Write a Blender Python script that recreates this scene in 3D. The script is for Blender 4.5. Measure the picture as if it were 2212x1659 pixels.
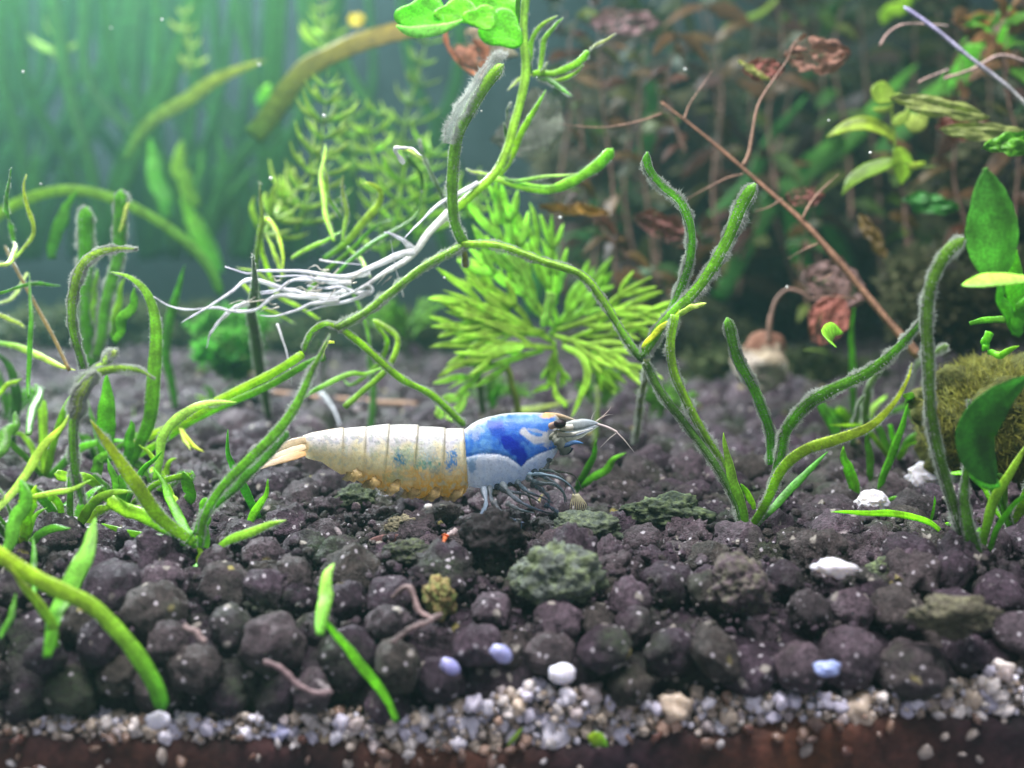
import bpy, math, random
import numpy as np
from mathutils import Vector, Matrix, Quaternion, noise
SC = bpy.context.scene
for o in list(bpy.data.objects): bpy.data.objects.remove(o)
rnd = random.Random(7)
# ------------------------------------------------------------------ units: 1 unit = 1 cm
SC.unit_settings.system = 'METRIC'; SC.unit_settings.scale_length = 0.01
FD = 2371.0; CX, CY = 1106.0, 829.5          # focal length and centre, in 2212 x 1659 picture units
CAM_H = 2.5; PITCH = math.radians(6.75)
# ------------------------------------------------------------------ camera
cam = bpy.data.cameras.new('camera'); cam_o = bpy.data.objects.new('camera', cam); SC.collection.objects.link(cam_o)
cam_o.location = (0, 0, CAM_H); cam_o.rotation_euler = (math.pi/2 - PITCH, 0, 0)
cam.sensor_width = 36; cam.lens = 36*FD/2212; cam.clip_start = 0.05; cam.clip_end = 500
cam.dof.use_dof = True; cam.dof.focus_distance = 9.9; cam.dof.aperture_fstop = 0.24
SC.camera = cam_o
# ------------------------------------------------------------------ world, lamps, exposure
w = bpy.data.worlds.new('World'); SC.world = w; w.use_nodes = True
bg = w.node_tree.nodes['Background']; bg.inputs[0].default_value = (0.86, 0.82, 1.0, 1); bg.inputs[1].default_value = 0.42
def area(name, loc, size, sizey, power, col, target):
    l = bpy.data.lights.new(name, 'AREA'); l.shape = 'RECTANGLE'; l.size = size; l.size_y = sizey; l.energy = power; l.color = col
    o = bpy.data.objects.new(name, l); SC.collection.objects.link(o); o.location = loc
    d = Vector(target) - Vector(loc); o.rotation_euler = d.to_track_quat('-Z', 'Y').to_euler(); return o
area('tank_lamp', (-3.0, 6.5, 24.5), 24, 5, 19500, (1.0, 0.925, 0.975), (-1, 10.5, 0))
area('tank_lamp_rear', (-17, 36, 24.2), 12, 4, 36000, (0.88, 0.96, 1.0), (-15, 22, 0))
SC.view_settings.view_transform = 'Standard'; SC.view_settings.look = 'None'
SC.view_settings.exposure = 0; SC.view_settings.gamma = 1
SC.cycles.use_denoising = True
SC.cycles.max_bounces = 8; SC.cycles.diffuse_bounces = 3; SC.cycles.glossy_bounces = 2; SC.cycles.transmission_bounces = 4
SC.cycles.transparent_max_bounces = 12; SC.cycles.volume_bounces = 1
SC.cycles.caustics_reflective = False; SC.cycles.caustics_refractive = False
SC.cycles.sample_clamp_indirect = 4; SC.cycles.use_adaptive_sampling = True; SC.cycles.adaptive_threshold = 0.02

def at(px, py, D):
    """world point on the sight line of picture place (px, py) at distance D into the tank"""
    x = (px-CX)/FD; y = -(py-CY)/FD
    c, s = math.cos(PITCH), math.sin(PITCH)
    dy = c + y*s; dz = -s + y*c
    return Vector((x/dy*D, D, CAM_H + dz/dy*D))
def gD(px, py, z=0.0):
    y = -(py-CY)/FD; c, s = math.cos(PITCH), math.sin(PITCH)
    return (z-CAM_H)/((-s+y*c)/(c+y*s))
def cm(w, D): return w*D/FD
def pz(y, D): return at(0, y, D).z

# ------------------------------------------------------------------ materials
def mat(name):
    m = bpy.data.materials.new(name); m.use_nodes = True
    nt = m.node_tree; nt.nodes.clear(); out = nt.nodes.new('ShaderNodeOutputMaterial'); return m, nt, out
def N(nt, t, **kw):
    n = nt.nodes.new(t)
    for k, v in kw.items():
        if k in n.inputs.keys(): n.inputs[k].default_value = v
        else: setattr(n, k, v)
    return n
def mixc(nt, a, b, f, mode='MIX'):
    n = nt.nodes.new('ShaderNodeMix'); n.data_type = 'RGBA'; n.blend_type = mode
    for sock, v in ((n.inputs[6], a), (n.inputs[7], b), (n.inputs[0], f)):
        if hasattr(v, 'links'): nt.links.new(v, sock)
        else: sock.default_value = v if not isinstance(v, tuple) or len(v) == 4 else (*v, 1)
    return n.outputs[2]
def ramp(nt, f, stops):
    n = nt.nodes.new('ShaderNodeValToRGB'); nt.links.new(f, n.inputs[0]); e = n.color_ramp.elements
    while len(e) < len(stops): e.new(0.5)
    for el, (p, c) in zip(e, stops): el.position = p; el.color = (*c, 1) if isinstance(c, tuple) else (c, c, c, 1)
    return n.outputs[0]
def noi(nt, vec, scale, detail=3, rough=0.6):
    n = N(nt, 'ShaderNodeTexNoise', Scale=scale, Detail=detail, Roughness=rough); nt.links.new(vec, n.inputs['Vector']); return n.outputs[0]
def geo(nt): return nt.nodes.new('ShaderNodeNewGeometry').outputs['Position']
def bump(nt, h, s, d):
    b = N(nt, 'ShaderNodeBump', Strength=s, Distance=d); nt.links.new(h, b.inputs['Height']); return b.outputs[0]

def leaf_mat(name, transl=0.4, rough=0.38, holes=0.0, spec=0.45, spots=0.25, alpha=1.0, gain=(1, 1, 1, 1)):
    m, nt, out = mat(name); L = nt.links.new
    at_ = N(nt, 'ShaderNodeAttribute', attribute_name='Col'); p = geo(nt)
    n1 = noi(nt, p, 7, 4); n2 = noi(nt, p, 45, 3)
    c = mixc(nt, at_.outputs[0], ramp(nt, n1, [(0.35, 0.55), (0.65, 1.35)]), 0.75, 'MULTIPLY')
    c = mixc(nt, c, ramp(nt, n2, [(0.4, 0.6), (0.62, 1.3)]), spots*2, 'MULTIPLY')
    c = mixc(nt, c, gain, 1.0, 'MULTIPLY')
    b = N(nt, 'ShaderNodeBsdfPrincipled', Roughness=rough); b.inputs['Specular IOR Level'].default_value = spec
    L(c, b.inputs['Base Color']); L(bump(nt, n2, 0.35, 0.015), b.inputs['Normal'])
    t = nt.nodes.new('ShaderNodeBsdfTranslucent'); L(mixc(nt, c, (1, 1, 0.55), 0.12), t.inputs[0])
    mx = N(nt, 'ShaderNodeMixShader', Fac=transl); L(b.outputs[0], mx.inputs[1]); L(t.outputs[0], mx.inputs[2]); res = mx.outputs[0]
    if holes > 0 or alpha < 1:
        tr = nt.nodes.new('ShaderNodeBsdfTransparent'); m2 = nt.nodes.new('ShaderNodeMixShader')
        if holes > 0:
            h = ramp(nt, noi(nt, p, 3.2, 5, 0.7), [(max(0, 1-holes-0.46), 1.0*alpha), (max(0.01, 1-holes-0.44), 0.0)])
            h = ramp(nt, noi(nt, p, 3.2, 5, 0.7), [(holes, 0.12), (holes+0.03, alpha)])
            L(h, m2.inputs[0])
        else: m2.inputs[0].default_value = alpha
        L(tr.outputs[0], m2.inputs[1]); L(res, m2.inputs[2]); res = m2.outputs[0]
    L(res, out.inputs[0]); return m
M = {}
M['leaf'] = leaf_mat('leaf_green', gain=(1.22, 1.42, 0.42, 1), rough=0.34, spec=0.5)
M['soft'] = leaf_mat('leaf_feathery', transl=0.5, rough=0.5, spec=0.25, spots=0.1, gain=(1.12, 1.25, 0.5, 1))
M['root'] = leaf_mat('white_root', transl=0.25, rough=0.4, spots=0.08)
M['decay'] = leaf_mat('decayed_leaf', transl=0.35, rough=0.7, holes=0.42, spots=0.4)
M['twig'] = leaf_mat('brown_twig', transl=0.0, rough=0.65, spots=0.4, spec=0.3)
M['fuzz'] = leaf_mat('algae_fuzz', transl=0.5, rough=0.9, spots=0.0, spec=0.1, alpha=0.75)
M['film'] = leaf_mat('biofilm', transl=0.5, rough=0.9, spots=0.1, spec=0.1, alpha=0.42)

def soil_mat():
    m, nt, out = mat('aqua_soil'); L = nt.links.new; p = geo(nt)
    oi = nt.nodes.new('ShaderNodeObjectInfo'); a = N(nt, 'ShaderNodeAttribute', attribute_name='Tone')
    sm = N(nt, 'ShaderNodeMath', operation='ADD'); L(oi.outputs['Random'], sm.inputs[0]); L(a.outputs[2], sm.inputs[1])
    md = N(nt, 'ShaderNodeMath', operation='FRACT'); L(sm.outputs[0], md.inputs[0])
    base = ramp(nt, md.outputs[0], [(0, (0.034, 0.024, 0.032)), (0.35, (0.066, 0.047, 0.061)), (0.55, (0.052, 0.046, 0.038)), (0.8, (0.102, 0.075, 0.092)), (1, (0.046, 0.040, 0.040))])
    n1 = noi(nt, p, 6, 5, 0.65); n2 = noi(nt, p, 26, 4, 0.7); n3 = noi(nt, p, 1.1, 3); n4 = noi(nt, p, 80, 2)
    c = mixc(nt, base, ramp(nt, n1, [(0.3, 0.45), (0.7, 1.7)]), 0.8, 'MULTIPLY')
    c = mixc(nt, c, ramp(nt, n2, [(0.35, 0.45), (0.68, 1.9)]), 0.8, 'MULTIPLY')
    gm = N(nt, 'ShaderNodeMath', operation='MULTIPLY'); L(ramp(nt, n3, [(0.54, 0.0), (0.66, 1.0)]), gm.inputs[0]); L(ramp(nt, n2, [(0.4, 0.2), (0.6, 0.9)]), gm.inputs[1])
    c = mixc(nt, c, (0.055, 0.085, 0.040), gm.outputs[0])
    for sc, thr, col in ((5.5, 0.22, (0.42, 0.40, 0.34)), (13, 0.27, (0.55, 0.53, 0.55)), (2.6, 0.14, (0.42, 0.38, 0.12)), (2.2, 0.12, (0.55, 0.50, 0.50))):
        v = N(nt, 'ShaderNodeTexVoronoi', Scale=sc); wv = N(nt, 'ShaderNodeVectorMath', operation='ADD'); L(p, wv.inputs[0])
        wn = N(nt, 'ShaderNodeTexNoise', Scale=sc*1.5); L(p, wn.inputs['Vector']); ws = N(nt, 'ShaderNodeVectorMath', operation='SCALE'); L(wn.outputs[1], ws.inputs[0]); ws.inputs['Scale'].default_value = 0.5/sc
        L(ws.outputs[0], wv.inputs[1]); L(wv.outputs[0], v.inputs['Vector'])
        f = ramp(nt, v.outputs['Distance'], [(thr*0.6, 1.0), (thr, 0.0)]); f2 = ramp(nt, v.outputs['Color'], [(0.62, 0.0), (0.66, 1.0)])
        mm = N(nt, 'ShaderNodeMath', operation='MULTIPLY'); L(f, mm.inputs[0]); L(f2, mm.inputs[1])
        c = mixc(nt, c, col, mm.outputs[0])
    ad = N(nt, 'ShaderNodeMath', operation='ADD'); L(n2, ad.inputs[0]); L(n4, ad.inputs[1])
    b = N(nt, 'ShaderNodeBsdfPrincipled', Roughness=0.46); b.inputs['Specular IOR Level'].default_value = 0.18
    L(c, b.inputs['Base Color']); L(bump(nt, ad.outputs[0], 1.0, 0.045), b.inputs['Normal']); L(b.outputs[0], out.inputs[0]); return m
M['soil'] = soil_mat()
def col_mat(name, rough=0.4, spec=0.5, var=0.5, sc=9, bmp=0.3, sss=0.0, transl=0.0):
    m, nt, out = mat(name); L = nt.links.new; a = N(nt, 'ShaderNodeAttribute', attribute_name='Col'); p = geo(nt)
    n1 = noi(nt, p, sc, 5, 0.65); n2 = noi(nt, p, sc*6, 3)
    c = mixc(nt, a.outputs[0], ramp(nt, n1, [(0.3, 0.5), (0.68, 1.35)]), var, 'MULTIPLY')
    c = mixc(nt, c, ramp(nt, n2, [(0.35, 0.6), (0.65, 1.3)]), var*0.8, 'MULTIPLY')
    b = N(nt, 'ShaderNodeBsdfPrincipled', Roughness=rough); b.inputs['Specular IOR Level'].default_value = spec
    if sss: b.inputs['Subsurface Weight'].default_value = sss; b.inputs['Subsurface Radius'].default_value = (0.30, 0.24, 0.16); b.inputs['Subsurface Scale'].default_value = 1.0
    L(c, b.inputs['Base Color']); L(bump(nt, n2, bmp, 0.02), b.inputs['Normal']); res = b.outputs[0]
    if transl:
        t = nt.nodes.new('ShaderNodeBsdfTranslucent'); L(c, t.inputs[0]); mx = N(nt, 'ShaderNodeMixShader', Fac=transl); L(res, mx.inputs[1]); L(t.outputs[0], mx.inputs[2]); res = mx.outputs[0]
    L(res, out.inputs[0]); return m
M['pebble'] = col_mat('quartz_pebble', rough=0.25, var=0.3, sc=12, sss=0.3)
M['rock'] = col_mat('mossy_rock', rough=0.85, spec=0.2, var=1.0, sc=5, bmp=0.9)
M['brown_base'] = col_mat('brown_mottle', rough=0.6, spec=0.3, var=1.0, sc=2.2, bmp=0.5)
M['wall'] = col_mat('back_panel', rough=0.9, spec=0.1, var=0.8, sc=0.12, bmp=0.0)
M['shell'] = col_mat('shrimp_shell', rough=0.30, spec=0.5, var=0.2, sc=9, bmp=0.35, transl=0.38)
M['leg'] = leaf_mat('shrimp_leg', transl=0.4, rough=0.4, spots=0.3, alpha=0.72)
M['limb'] = col_mat('shrimp_limb', rough=0.3, var=0.3, sc=20, transl=0.35)

# ------------------------------------------------------------------ object helpers
def link(o, parent=None):
    SC.collection.objects.link(o)
    if parent is not None: o.parent = parent
    return o
def thing(name, label, cat, loc=(0, 0, 0), group=None):
    o = bpy.data.objects.new(name, None); o.empty_display_size = 0.2; link(o); o.location = loc
    o['label'] = label; o['category'] = cat
    if group: o['group'] = group
    return o
class MB:
    def __init__(s): s.v = []; s.f = []; s.c = []; s.n = 0
    def add(s, v, f, c):
        v = np.asarray(v, float); c = np.asarray(c, float)
        if c.ndim == 1: c = np.tile(c[:3], (len(v), 1))
        s.v.append(v); s.c.append(c[:, :3]); k = s.n
        s.f.extend([tuple(i+k for i in q) for q in f]); s.n += len(v)
    def build(s, name, m, parent=None, kind=None, smooth=True, origin=None):
        v = np.concatenate(s.v); c = np.concatenate(s.c)
        off = np.zeros(3)
        if parent is not None:
            q = parent
            while q is not None: off += np.array(q.location); q = q.parent
        me = bpy.data.meshes.new(name); me.from_pydata((v-off).tolist(), [], s.f)
        if smooth: me.polygons.foreach_set('use_smooth', [True]*len(me.polygons))
        a = me.color_attributes.new('Col', 'FLOAT_COLOR', 'POINT'); a.data.foreach_set('color', np.c_[c, np.ones(len(c))].ravel())
        me.materials.append(m); o = bpy.data.objects.new(name, me); link(o, parent)
        if kind: o['kind'] = kind
        return o
def crom(P, n):
    """Catmull-Rom through rows of P, n samples spread by length"""
    P = np.asarray(P, float); k = len(P)
    if k == 2: P = np.array([P[0], (P[0]+P[1])/2, P[1]]); k = 3
    Q = np.vstack([2*P[0]-P[1], P, 2*P[-1]-P[-2]]); out = []
    for i in range(k-1):
        a, b, c, d = Q[i:i+4]
        t = np.linspace(0, 1, 12, endpoint=False)[:, None]
        out.append(0.5*((2*b)+(-a+c)*t+(2*a-5*b+4*c-d)*t**2+(-a+3*b-3*c+d)*t**3))
    out = np.vstack(out+[P[-1:]]); L = np.r_[0, np.cumsum(np.linalg.norm(np.diff(out[:, :3], axis=0), axis=1))]
    s = np.linspace(0, L[-1], n)
    return np.stack([np.interp(s, L, out[:, j]) for j in range(out.shape[1])], 1)
def prof(kind, t):
    if kind == 'blade': return np.clip(0.55+0.45*np.sin(np.clip(t*1.6, 0, 1)*np.pi/2), 0, 1)*np.clip(1-t**3.2, 0.0, 1)**0.8
    if kind == 'stub': return (0.75+0.25*t)*np.sqrt(np.clip(1-np.clip((t-0.93)/0.07, 0, 1)**2, 0.02, 1))
    if kind == 'oval': return np.clip(np.sin(np.pi*np.clip(t, 0, 1)**0.8), 0.06, 1)**0.8
    if kind == 'petiole': return np.where(t < 0.4, 0.14, 0.14+0.86*np.clip(np.sin(np.pi*np.clip((t-0.4)/0.6, 0, 1)**0.85), 0, 1)**0.8)
    if kind == 'spear': return np.clip(1-t, 0, 1)**0.6*np.clip(0.5+t*2.5, 0, 1)
    if kind == 'taper': return np.clip(1-0.85*t, 0.05, 1)
    return np.clip(np.sqrt(np.clip(1-np.clip((t-0.97)/0.03, 0, 1)**2, 0.02, 1)), 0, 1)
def sweep(mb, P, wd, kind='blade', flat=0.25, nrm=(0, -1, 0.25), c0=(.1, .3, .02), c1=None, sides=10, n=28, wav=0.0, roll=0.0, seed=0, cup=0.0, wob=0.0, pale=0.0):
    """closed elliptical sweep along 3-D points P (x y z), wd = full width in cm; returns rows of verts for fuzz"""
    S = crom(P, n); t = np.linspace(0, 1, n)
    if wob: S = S+np.array([[noise.noise(Vector((x*3.2, seed*1.7, 1))), .5*noise.noise(Vector((x*3.2, seed*1.7, 5))), noise.noise(Vector((x*3.2, seed*1.7, 9)))] for x in t])*wd*wob
    T = np.gradient(S, axis=0); T /= np.linalg.norm(T, axis=1)[:, None]+1e-9
    nr = np.array(nrm, float); nr /= np.linalg.norm(nr)
    W = np.cross(T, nr); W /= np.linalg.norm(W, axis=1)[:, None]+1e-6
    for i in range(1, n):
        if np.dot(W[i], W[i-1]) < 0: W[i] = -W[i]
    U = np.cross(W, T)
    if roll:
        a = roll*(t-0.3)[:, None]; W, U = W*np.cos(a)+U*np.sin(a), U*np.cos(a)-W*np.sin(a)
    hw = prof(kind, t)*wd/2
    if wav: hw = hw*(1+wav*np.array([noise.noise((seed*3.1+x*9, seed, 0)) for x in t]))
    hw = np.maximum(hw, 0.0015); th = np.maximum(hw*flat, min(0.006, wd*0.2)); th = np.minimum(th, hw)
    if flat < 0.5: th = np.minimum(th, wd*flat*0.5+0.004)
    ang = np.linspace(0, 2*np.pi, sides, endpoint=False); rows = []
    for a in ang:
        lift = cup*hw*(np.cos(a)**2)
        rows.append(S+W*(hw*np.cos(a))[:, None]+U*(th*np.sin(a)+lift)[:, None])
    V = np.stack(rows, 1)                                    # n x sides x 3
    if wav:
        for i in range(n):
            V[i] += U[i]*wav*wd*0.25*np.array([noise.noise((seed+t[i]*5, 3*np.cos(a), seed)) for a in ang])[:, None]
    V2 = V.reshape(-1, 3); F = []
    for i in range(n-1):
        for j in range(sides):
            k = (j+1) % sides; F.append((i*sides+j, i*sides+k, (i+1)*sides+k, (i+1)*sides+j))
    F.append(tuple(range(sides))[::-1]); F.append(tuple((n-1)*sides+j for j in range(sides)))
    c0 = np.array(c0, float); c1 = c0 if c1 is None else np.array(c1, float)
    C = c0[None]*(1-t[:, None])+c1[None]*t[:, None]; C = (C[:, None, :]*(1+.30*np.cos(2*ang+1.57)+.16*np.cos(5*ang+seed))[None, :, None]).reshape(-1, 3)
    mb.add(V2, F, C); return V
def hairs(mb, V, count, ln, wd=0.0055, col=(0.6, 0.64, 0.6), side=None, r=None, clump=0.5):
    r = r or rnd; n, s, _ = V.shape; cen = V.mean(1); vs = []; fs = []; k = 0
    for _ in range(count):
        i = r.random()*(n-1.01); j = r.randrange(s) if r.random() < .22 else (r.choice((0, s//2))+r.choice((-1, 0, 0, 1))) % s; i0 = int(i); u = i-i0
        p = V[i0, j]*(1-u)+V[i0+1, j]*u; c = cen[i0]*(1-u)+cen[i0+1]*u
        if side is not None and np.dot(p-c, side) < 0 and r.random() < 0.85: continue
        d = p-c; d = d/(np.linalg.norm(d)+1e-9)+np.array([r.gauss(0, .45), r.gauss(0, .45), r.gauss(0, .45)]); d /= np.linalg.norm(d)
        q = noise.noise(Vector(p*9)); l = ln*(0.35+0.9*r.random())*(1+clump*q*2); l = max(l, ln*0.2)
        m = p+d*l*0.55+np.array([r.gauss(0, .1), r.gauss(0, .1), r.gauss(0, .1)])*l
        e = p+d*l+np.array([r.gauss(0, .2), r.gauss(0, .2), r.gauss(0, .2)])*l
        w_ = np.cross(d, [0.1, 1, 0.2]); w_ = w_/(np.linalg.norm(w_)+1e-9)*wd/2
        vs += [p-w_, p+w_, m-w_*.8, m+w_*.8, e]; fs += [(k, k+1, k+3, k+2), (k+2, k+3, k+4)]; k += 5
    if vs: mb.add(np.array(vs), fs, col)
def P3(pts): return [tuple(at(*p)) for p in pts]
def exp_pts(pts, d0, d1=None):
    """(x, y) or (x, y, D) picture places; missing D runs from d0 to d1"""
    d1 = d0 if d1 is None else d1; n = len(pts); out = []
    for i, p in enumerate(pts):
        out.append(p if len(p) == 3 else (p[0], p[1], d0+(d1-d0)*i/max(1, n-1)))
    return out
GB = (.17, .46, .03); GY = (.42, .56, .05); GD = (.025, .085, .02); GM = (.08, .26, .03); GP = (.45, .66, .36); GT = (.20, .52, .22)
YE = (.62, .56, .09); WH = (.86, .86, .90); BR = (.30, .15, .09); RD = (.20, .07, .06); TN = (.42, .27, .15); GG = (.05, .15, .03)
_seed = [0]
def leaf(pl, pts, w, d0=10, d1=None, kind='blade', c0=GM, c1=None, flat=0.22, fuzz=0, fl=0.05, m='leaf', name='leaf', nrm=None, roll=None, n=30, sides=10, wav=0.12, label=None, cup=0.0, fcol=(0.46, 0.50, 0.46)):
    _seed[0] += 1; r = random.Random(_seed[0]*17)
    if kind == 'oval' and w > 80: n, sides = 120, 32
    q = exp_pts(pts, d0, d1); D = sum(p[2] for p in q)/len(q)
    if nrm is None: nrm = (r.uniform(-.45, .45), -1, r.uniform(0, .55))
    if roll is None: roll = r.uniform(-.7, .7) if flat < .5 else 0
    if fuzz >= .5: w = w*(.92 if kind != 'stem' else .82)
    mb = MB(); V = sweep(mb, P3(q), cm(w, D), kind, flat if flat >= .8 else flat*.7, nrm, c0, c1, sides, n, wav*(1.2 if kind != 'oval' else .6), roll, _seed[0], cup, (.34 if kind != 'oval' else .05) if n > 20 else .1, .7 if fuzz else (.35 if r.random() < .4 else 0))
    o = mb.build(name, M[m], pl)
    if label: o['label'] = label
    if fuzz:
        h = MB(); hairs(h, V, int(fuzz*2900), fl*.48, .005, r=r, col=fcol, clump=.9); h.build('algae_fuzz', M['fuzz'], o, 'stuff') if h.n else None
    return o
# ------------------------------------------------------------------ tank setting
def gz(x, y):
    return 0.10*noise.noise(Vector((x*0.35, y*0.35, 3.3)))+0.05*noise.noise(Vector((x*1.1, y*1.1, 7)))-0.34*max(0, min(1, (8.7-y)/1.05))**1.4
def sheet(name, f, xs, ys, col, m, parent=None, kind=None):
    mb = MB(); v = [f(x, y) for y in ys for x in xs]; n = len(xs)
    F = [(j*n+i, j*n+i+1, (j+1)*n+i+1, (j+1)*n+i) for j in range(len(ys)-1) for i in range(n-1)]
    mb.add(v, F, col); return mb.build(name, m, parent, kind)
GLASS = 7.62
# the soil bed: a dark body of soil with every near granule on it a child of its own
mb = MB(); xs = np.linspace(-34, 34, 90); ys = np.r_[GLASS+0.12, GLASS+0.14, np.linspace(GLASS+0.3, 46, 80)]
v = []
for j, y in enumerate(ys):
    for x in xs: v.append((x, y, -2.0 if j == 0 else gz(x, y)-0.17))
n = len(xs); F = [(j*n+i, j*n+i+1, (j+1)*n+i+1, (j+1)*n+i) for j in range(len(ys)-1) for i in range(n-1)]
mb.add(v, F, (.05, .04, .045)); soil = mb.build('soil', M['soil']); soil['kind'] = 'structure'
soil['label'] = 'dark purple brown aquarium soil bed the shrimp stands on'

def ico(sub, seed, amp, fr, squash=(1, 1, 1), fine=0.0, ridg=False):
    import bmesh
    bm = bmesh.new(); bmesh.ops.create_icosphere(bm, subdivisions=sub, radius=0.5)
    r = random.Random(seed); off = Vector((r.random()*50, r.random()*50, r.random()*50))
    for vv in bm.verts:
        d = vv.co.normalized(); q = noise.noise(d*fr+off)+0.5*noise.noise(d*fr*2.1+off)
        if ridg: q = -abs(q)*1.4+0.3*noise.noise(d*fr*4+off)
        k = 1+amp*q+fine*noise.noise(d*9+off)+fine*0.6*noise.noise(d*19+off)
        vv.co = Vector((d.x*squash[0], d.y*squash[1], d.z*squash[2]))*0.5*k
    v = np.array([x.co[:] for x in bm.verts]); f = [tuple(x.index for x in q.verts) for q in bm.faces]; bm.free(); return v, f
def mesh_of(name, v, f, col, m):
    me = bpy.data.meshes.new(name); me.from_pydata(v.tolist(), [], f); me.polygons.foreach_set('use_smooth', [True]*len(f))
    a = me.color_attributes.new('Col', 'FLOAT_COLOR', 'POINT'); cc = np.tile(np.array([*col, 1.0]), (len(v), 1)); a.data.foreach_set('color', cc.ravel())
    me.materials.append(m); return me
rg = random.Random(11)
smooth_g = [mesh_of('granule', *ico(4, i, 0.20, 1.6, (1+rg.uniform(-.1, .30), 1, 1-rg.uniform(0, .20)), 0.05), (.05, .04, .05), M['soil']) for i in range(12)]
rough_g = [mesh_of('granule', *ico(4, 50+i, 0.42, 1.9, (1.1, 1.05, .82), 0.16), (.05, .04, .05), M['soil']) for i in range(14)]
low_g = [ico(3, 90+i, 0.42, 1.9, (1.1, 1.05, .8), 0.14) for i in range(10)]
vlow_g = [ico(2, 120+i, 0.40, 1.9, (1.1, 1.05, .8), 0.1) for i in range(10)]
def hash_grid(pts_iter, frac):
    cell = {}; res = []
    for (x, y, z, d) in pts_iter:
        k = (int(x//0.45), int(y//0.45), int(z//0.45)); ok = True
        for a in (-1, 0, 1):
            for b in (-1, 0, 1):
                for c in (-1, 0, 1):
                    for (X, Y, Z, e) in cell.get((k[0]+a, k[1]+b, k[2]+c), ()):
                        if (x-X)**2+(y-Y)**2+(z-Z)**2 < (frac*(d+e)/2)**2: ok = False; break
                    if not ok: break
                if not ok: break
            if not ok: break
        if ok: cell.setdefault(k, []).append((x, y, z, d)); res.append((x, y, z, d))
    return res
def z_gravel(x):      # upper edge of the pale gravel against the glass (cm)
    px = CX + x/GLASS*FD
    ys = np.interp(px, [-100, 0, 150, 350, 560, 700, 850, 1000, 1150, 1400, 1500, 1700, 1850, 2000, 2120, 2212, 2400], [1570, 1570, 1570, 1562, 1556, 1550, 1562, 1532, 1496, 1532, 1522, 1512, 1520, 1510, 1500, 1458, 1450])
    return pz(ys, GLASS)
def z_base(x):
    px = CX + x/GLASS*FD
    ys = np.interp(px, [-100, 0, 150, 350, 560, 800, 1000, 1150, 1300, 1400, 1600, 1800, 1960, 2100, 2212, 2400], [1576, 1576, 1592, 1592, 1592, 1612, 1618, 1612, 1600, 1584, 1576, 1560, 1534, 1536, 1548, 1548])
    return pz(ys, GLASS-0.1)
def cand_front():
    for k in range(26000):
        x = rg.uniform(-4.7, 4.7); y = rg.uniform(GLASS, GLASS+0.42); d = rg.uniform(0.28, 0.48)
        zt = gz(x, y)-0.02; zb = z_gravel(x)+d*0.32
        z = rg.uniform(zb, max(zb+0.01, zt)); yield (x, y+d*0.5*0.2, z, d)
def cand_top(y0, y1, k, dmin=.27, dmax=.48):
    for _ in range(k):
        u = rg.random(); y = y0+(y1-y0)*u**0.9; x = rg.uniform(-1, 1)*(0.50*y+1.2); d = rg.uniform(dmin, dmax)
        if rg.random() < .06: d *= 1.35
        yield (x, y, gz(x, y)+rg.uniform(-.13, .05)-0.02, d)
front = hash_grid(cand_front(), 0.90)
tops = hash_grid(list(((x, y, z, d) for (x, y, z, d) in front))+list(cand_top(GLASS+0.3, 14, 16000)), 0.86)
tops = tops[len(hash_grid(front, 0.86)):]
far = hash_grid(cand_top(13.8, 36, 26000, .3, .55), 0.78)
inview = [g for g in front if abs(g[0]) < 0.475*g[1]+0.1] + [g for g in tops if abs(g[0]) < 0.475*g[1]+0.1]
inview.sort(key=lambda g: -g[3]/g[1])
near_set = set(sorted(inview, key=lambda g: g[1])[:300])
def rot(r):
    q = Quaternion((r.gauss(0, 1), r.gauss(0, 1), r.gauss(0, 1), r.gauss(0, 1))); q.normalize(); return q
used_holes = []
stuffv = {}
def place_stuff(store, v, f, loc, d, q, tone):
    R = np.array(q.to_matrix()); vv = (v*d)@R.T+np.array(loc); store.append((vv, f, tone))
mid_store = []; far_store = []
for g in front+tops:
    x, y, z, d = g; hole = any((Vector((x, y, 0))-Vector((h.x, h.y, 0))).length < hr for h, hr in used_holes)
    if hole: continue
    if g in near_set:
        lst = smooth_g if (y < GLASS+0.8 or rg.random() < .45) else rough_g
        o = bpy.data.objects.new('granule', rg.choice(lst)); link(o, soil); o.location = (x, y, z); o.scale = (d*1.03,)*3; o.rotation_mode = 'QUATERNION'; o.rotation_quaternion = rot(rg)
        if y > 9 : o.rotation_mode = 'XYZ'; o.rotation_euler = (rg.uniform(-.5, .5), rg.uniform(-.5, .5), rg.uniform(0, 6))
    else:
        v, f = rg.choice(low_g); place_stuff(mid_store, v, f, (x, y, z), d*1.08, rot(rg), rg.random())
for (x, y, z, d) in far:
    v, f = rg.choice(vlow_g); place_stuff(far_store, v, f, (x, y, z), d*1.15, rot(rg), rg.random())
def crumbs(k, y0, y1, s0, s1, lift):
    for _ in range(k):
        y = y0+(y1-y0)*rg.random()**1.3; x = rg.uniform(-1, 1)*(0.48*y+.4); d = s0+(s1-s0)*rg.random()**2
        v, f = rg.choice(vlow_g); place_stuff(mid_store, v, f, (x, y, gz(x, y)+rg.uniform(0.0, lift)), d, rot(rg), rg.random())
crumbs(2600, 8.3, 14.5, .025, .11, .10); crumbs(700, 7.8, 8.6, .02, .07, .0)
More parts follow.
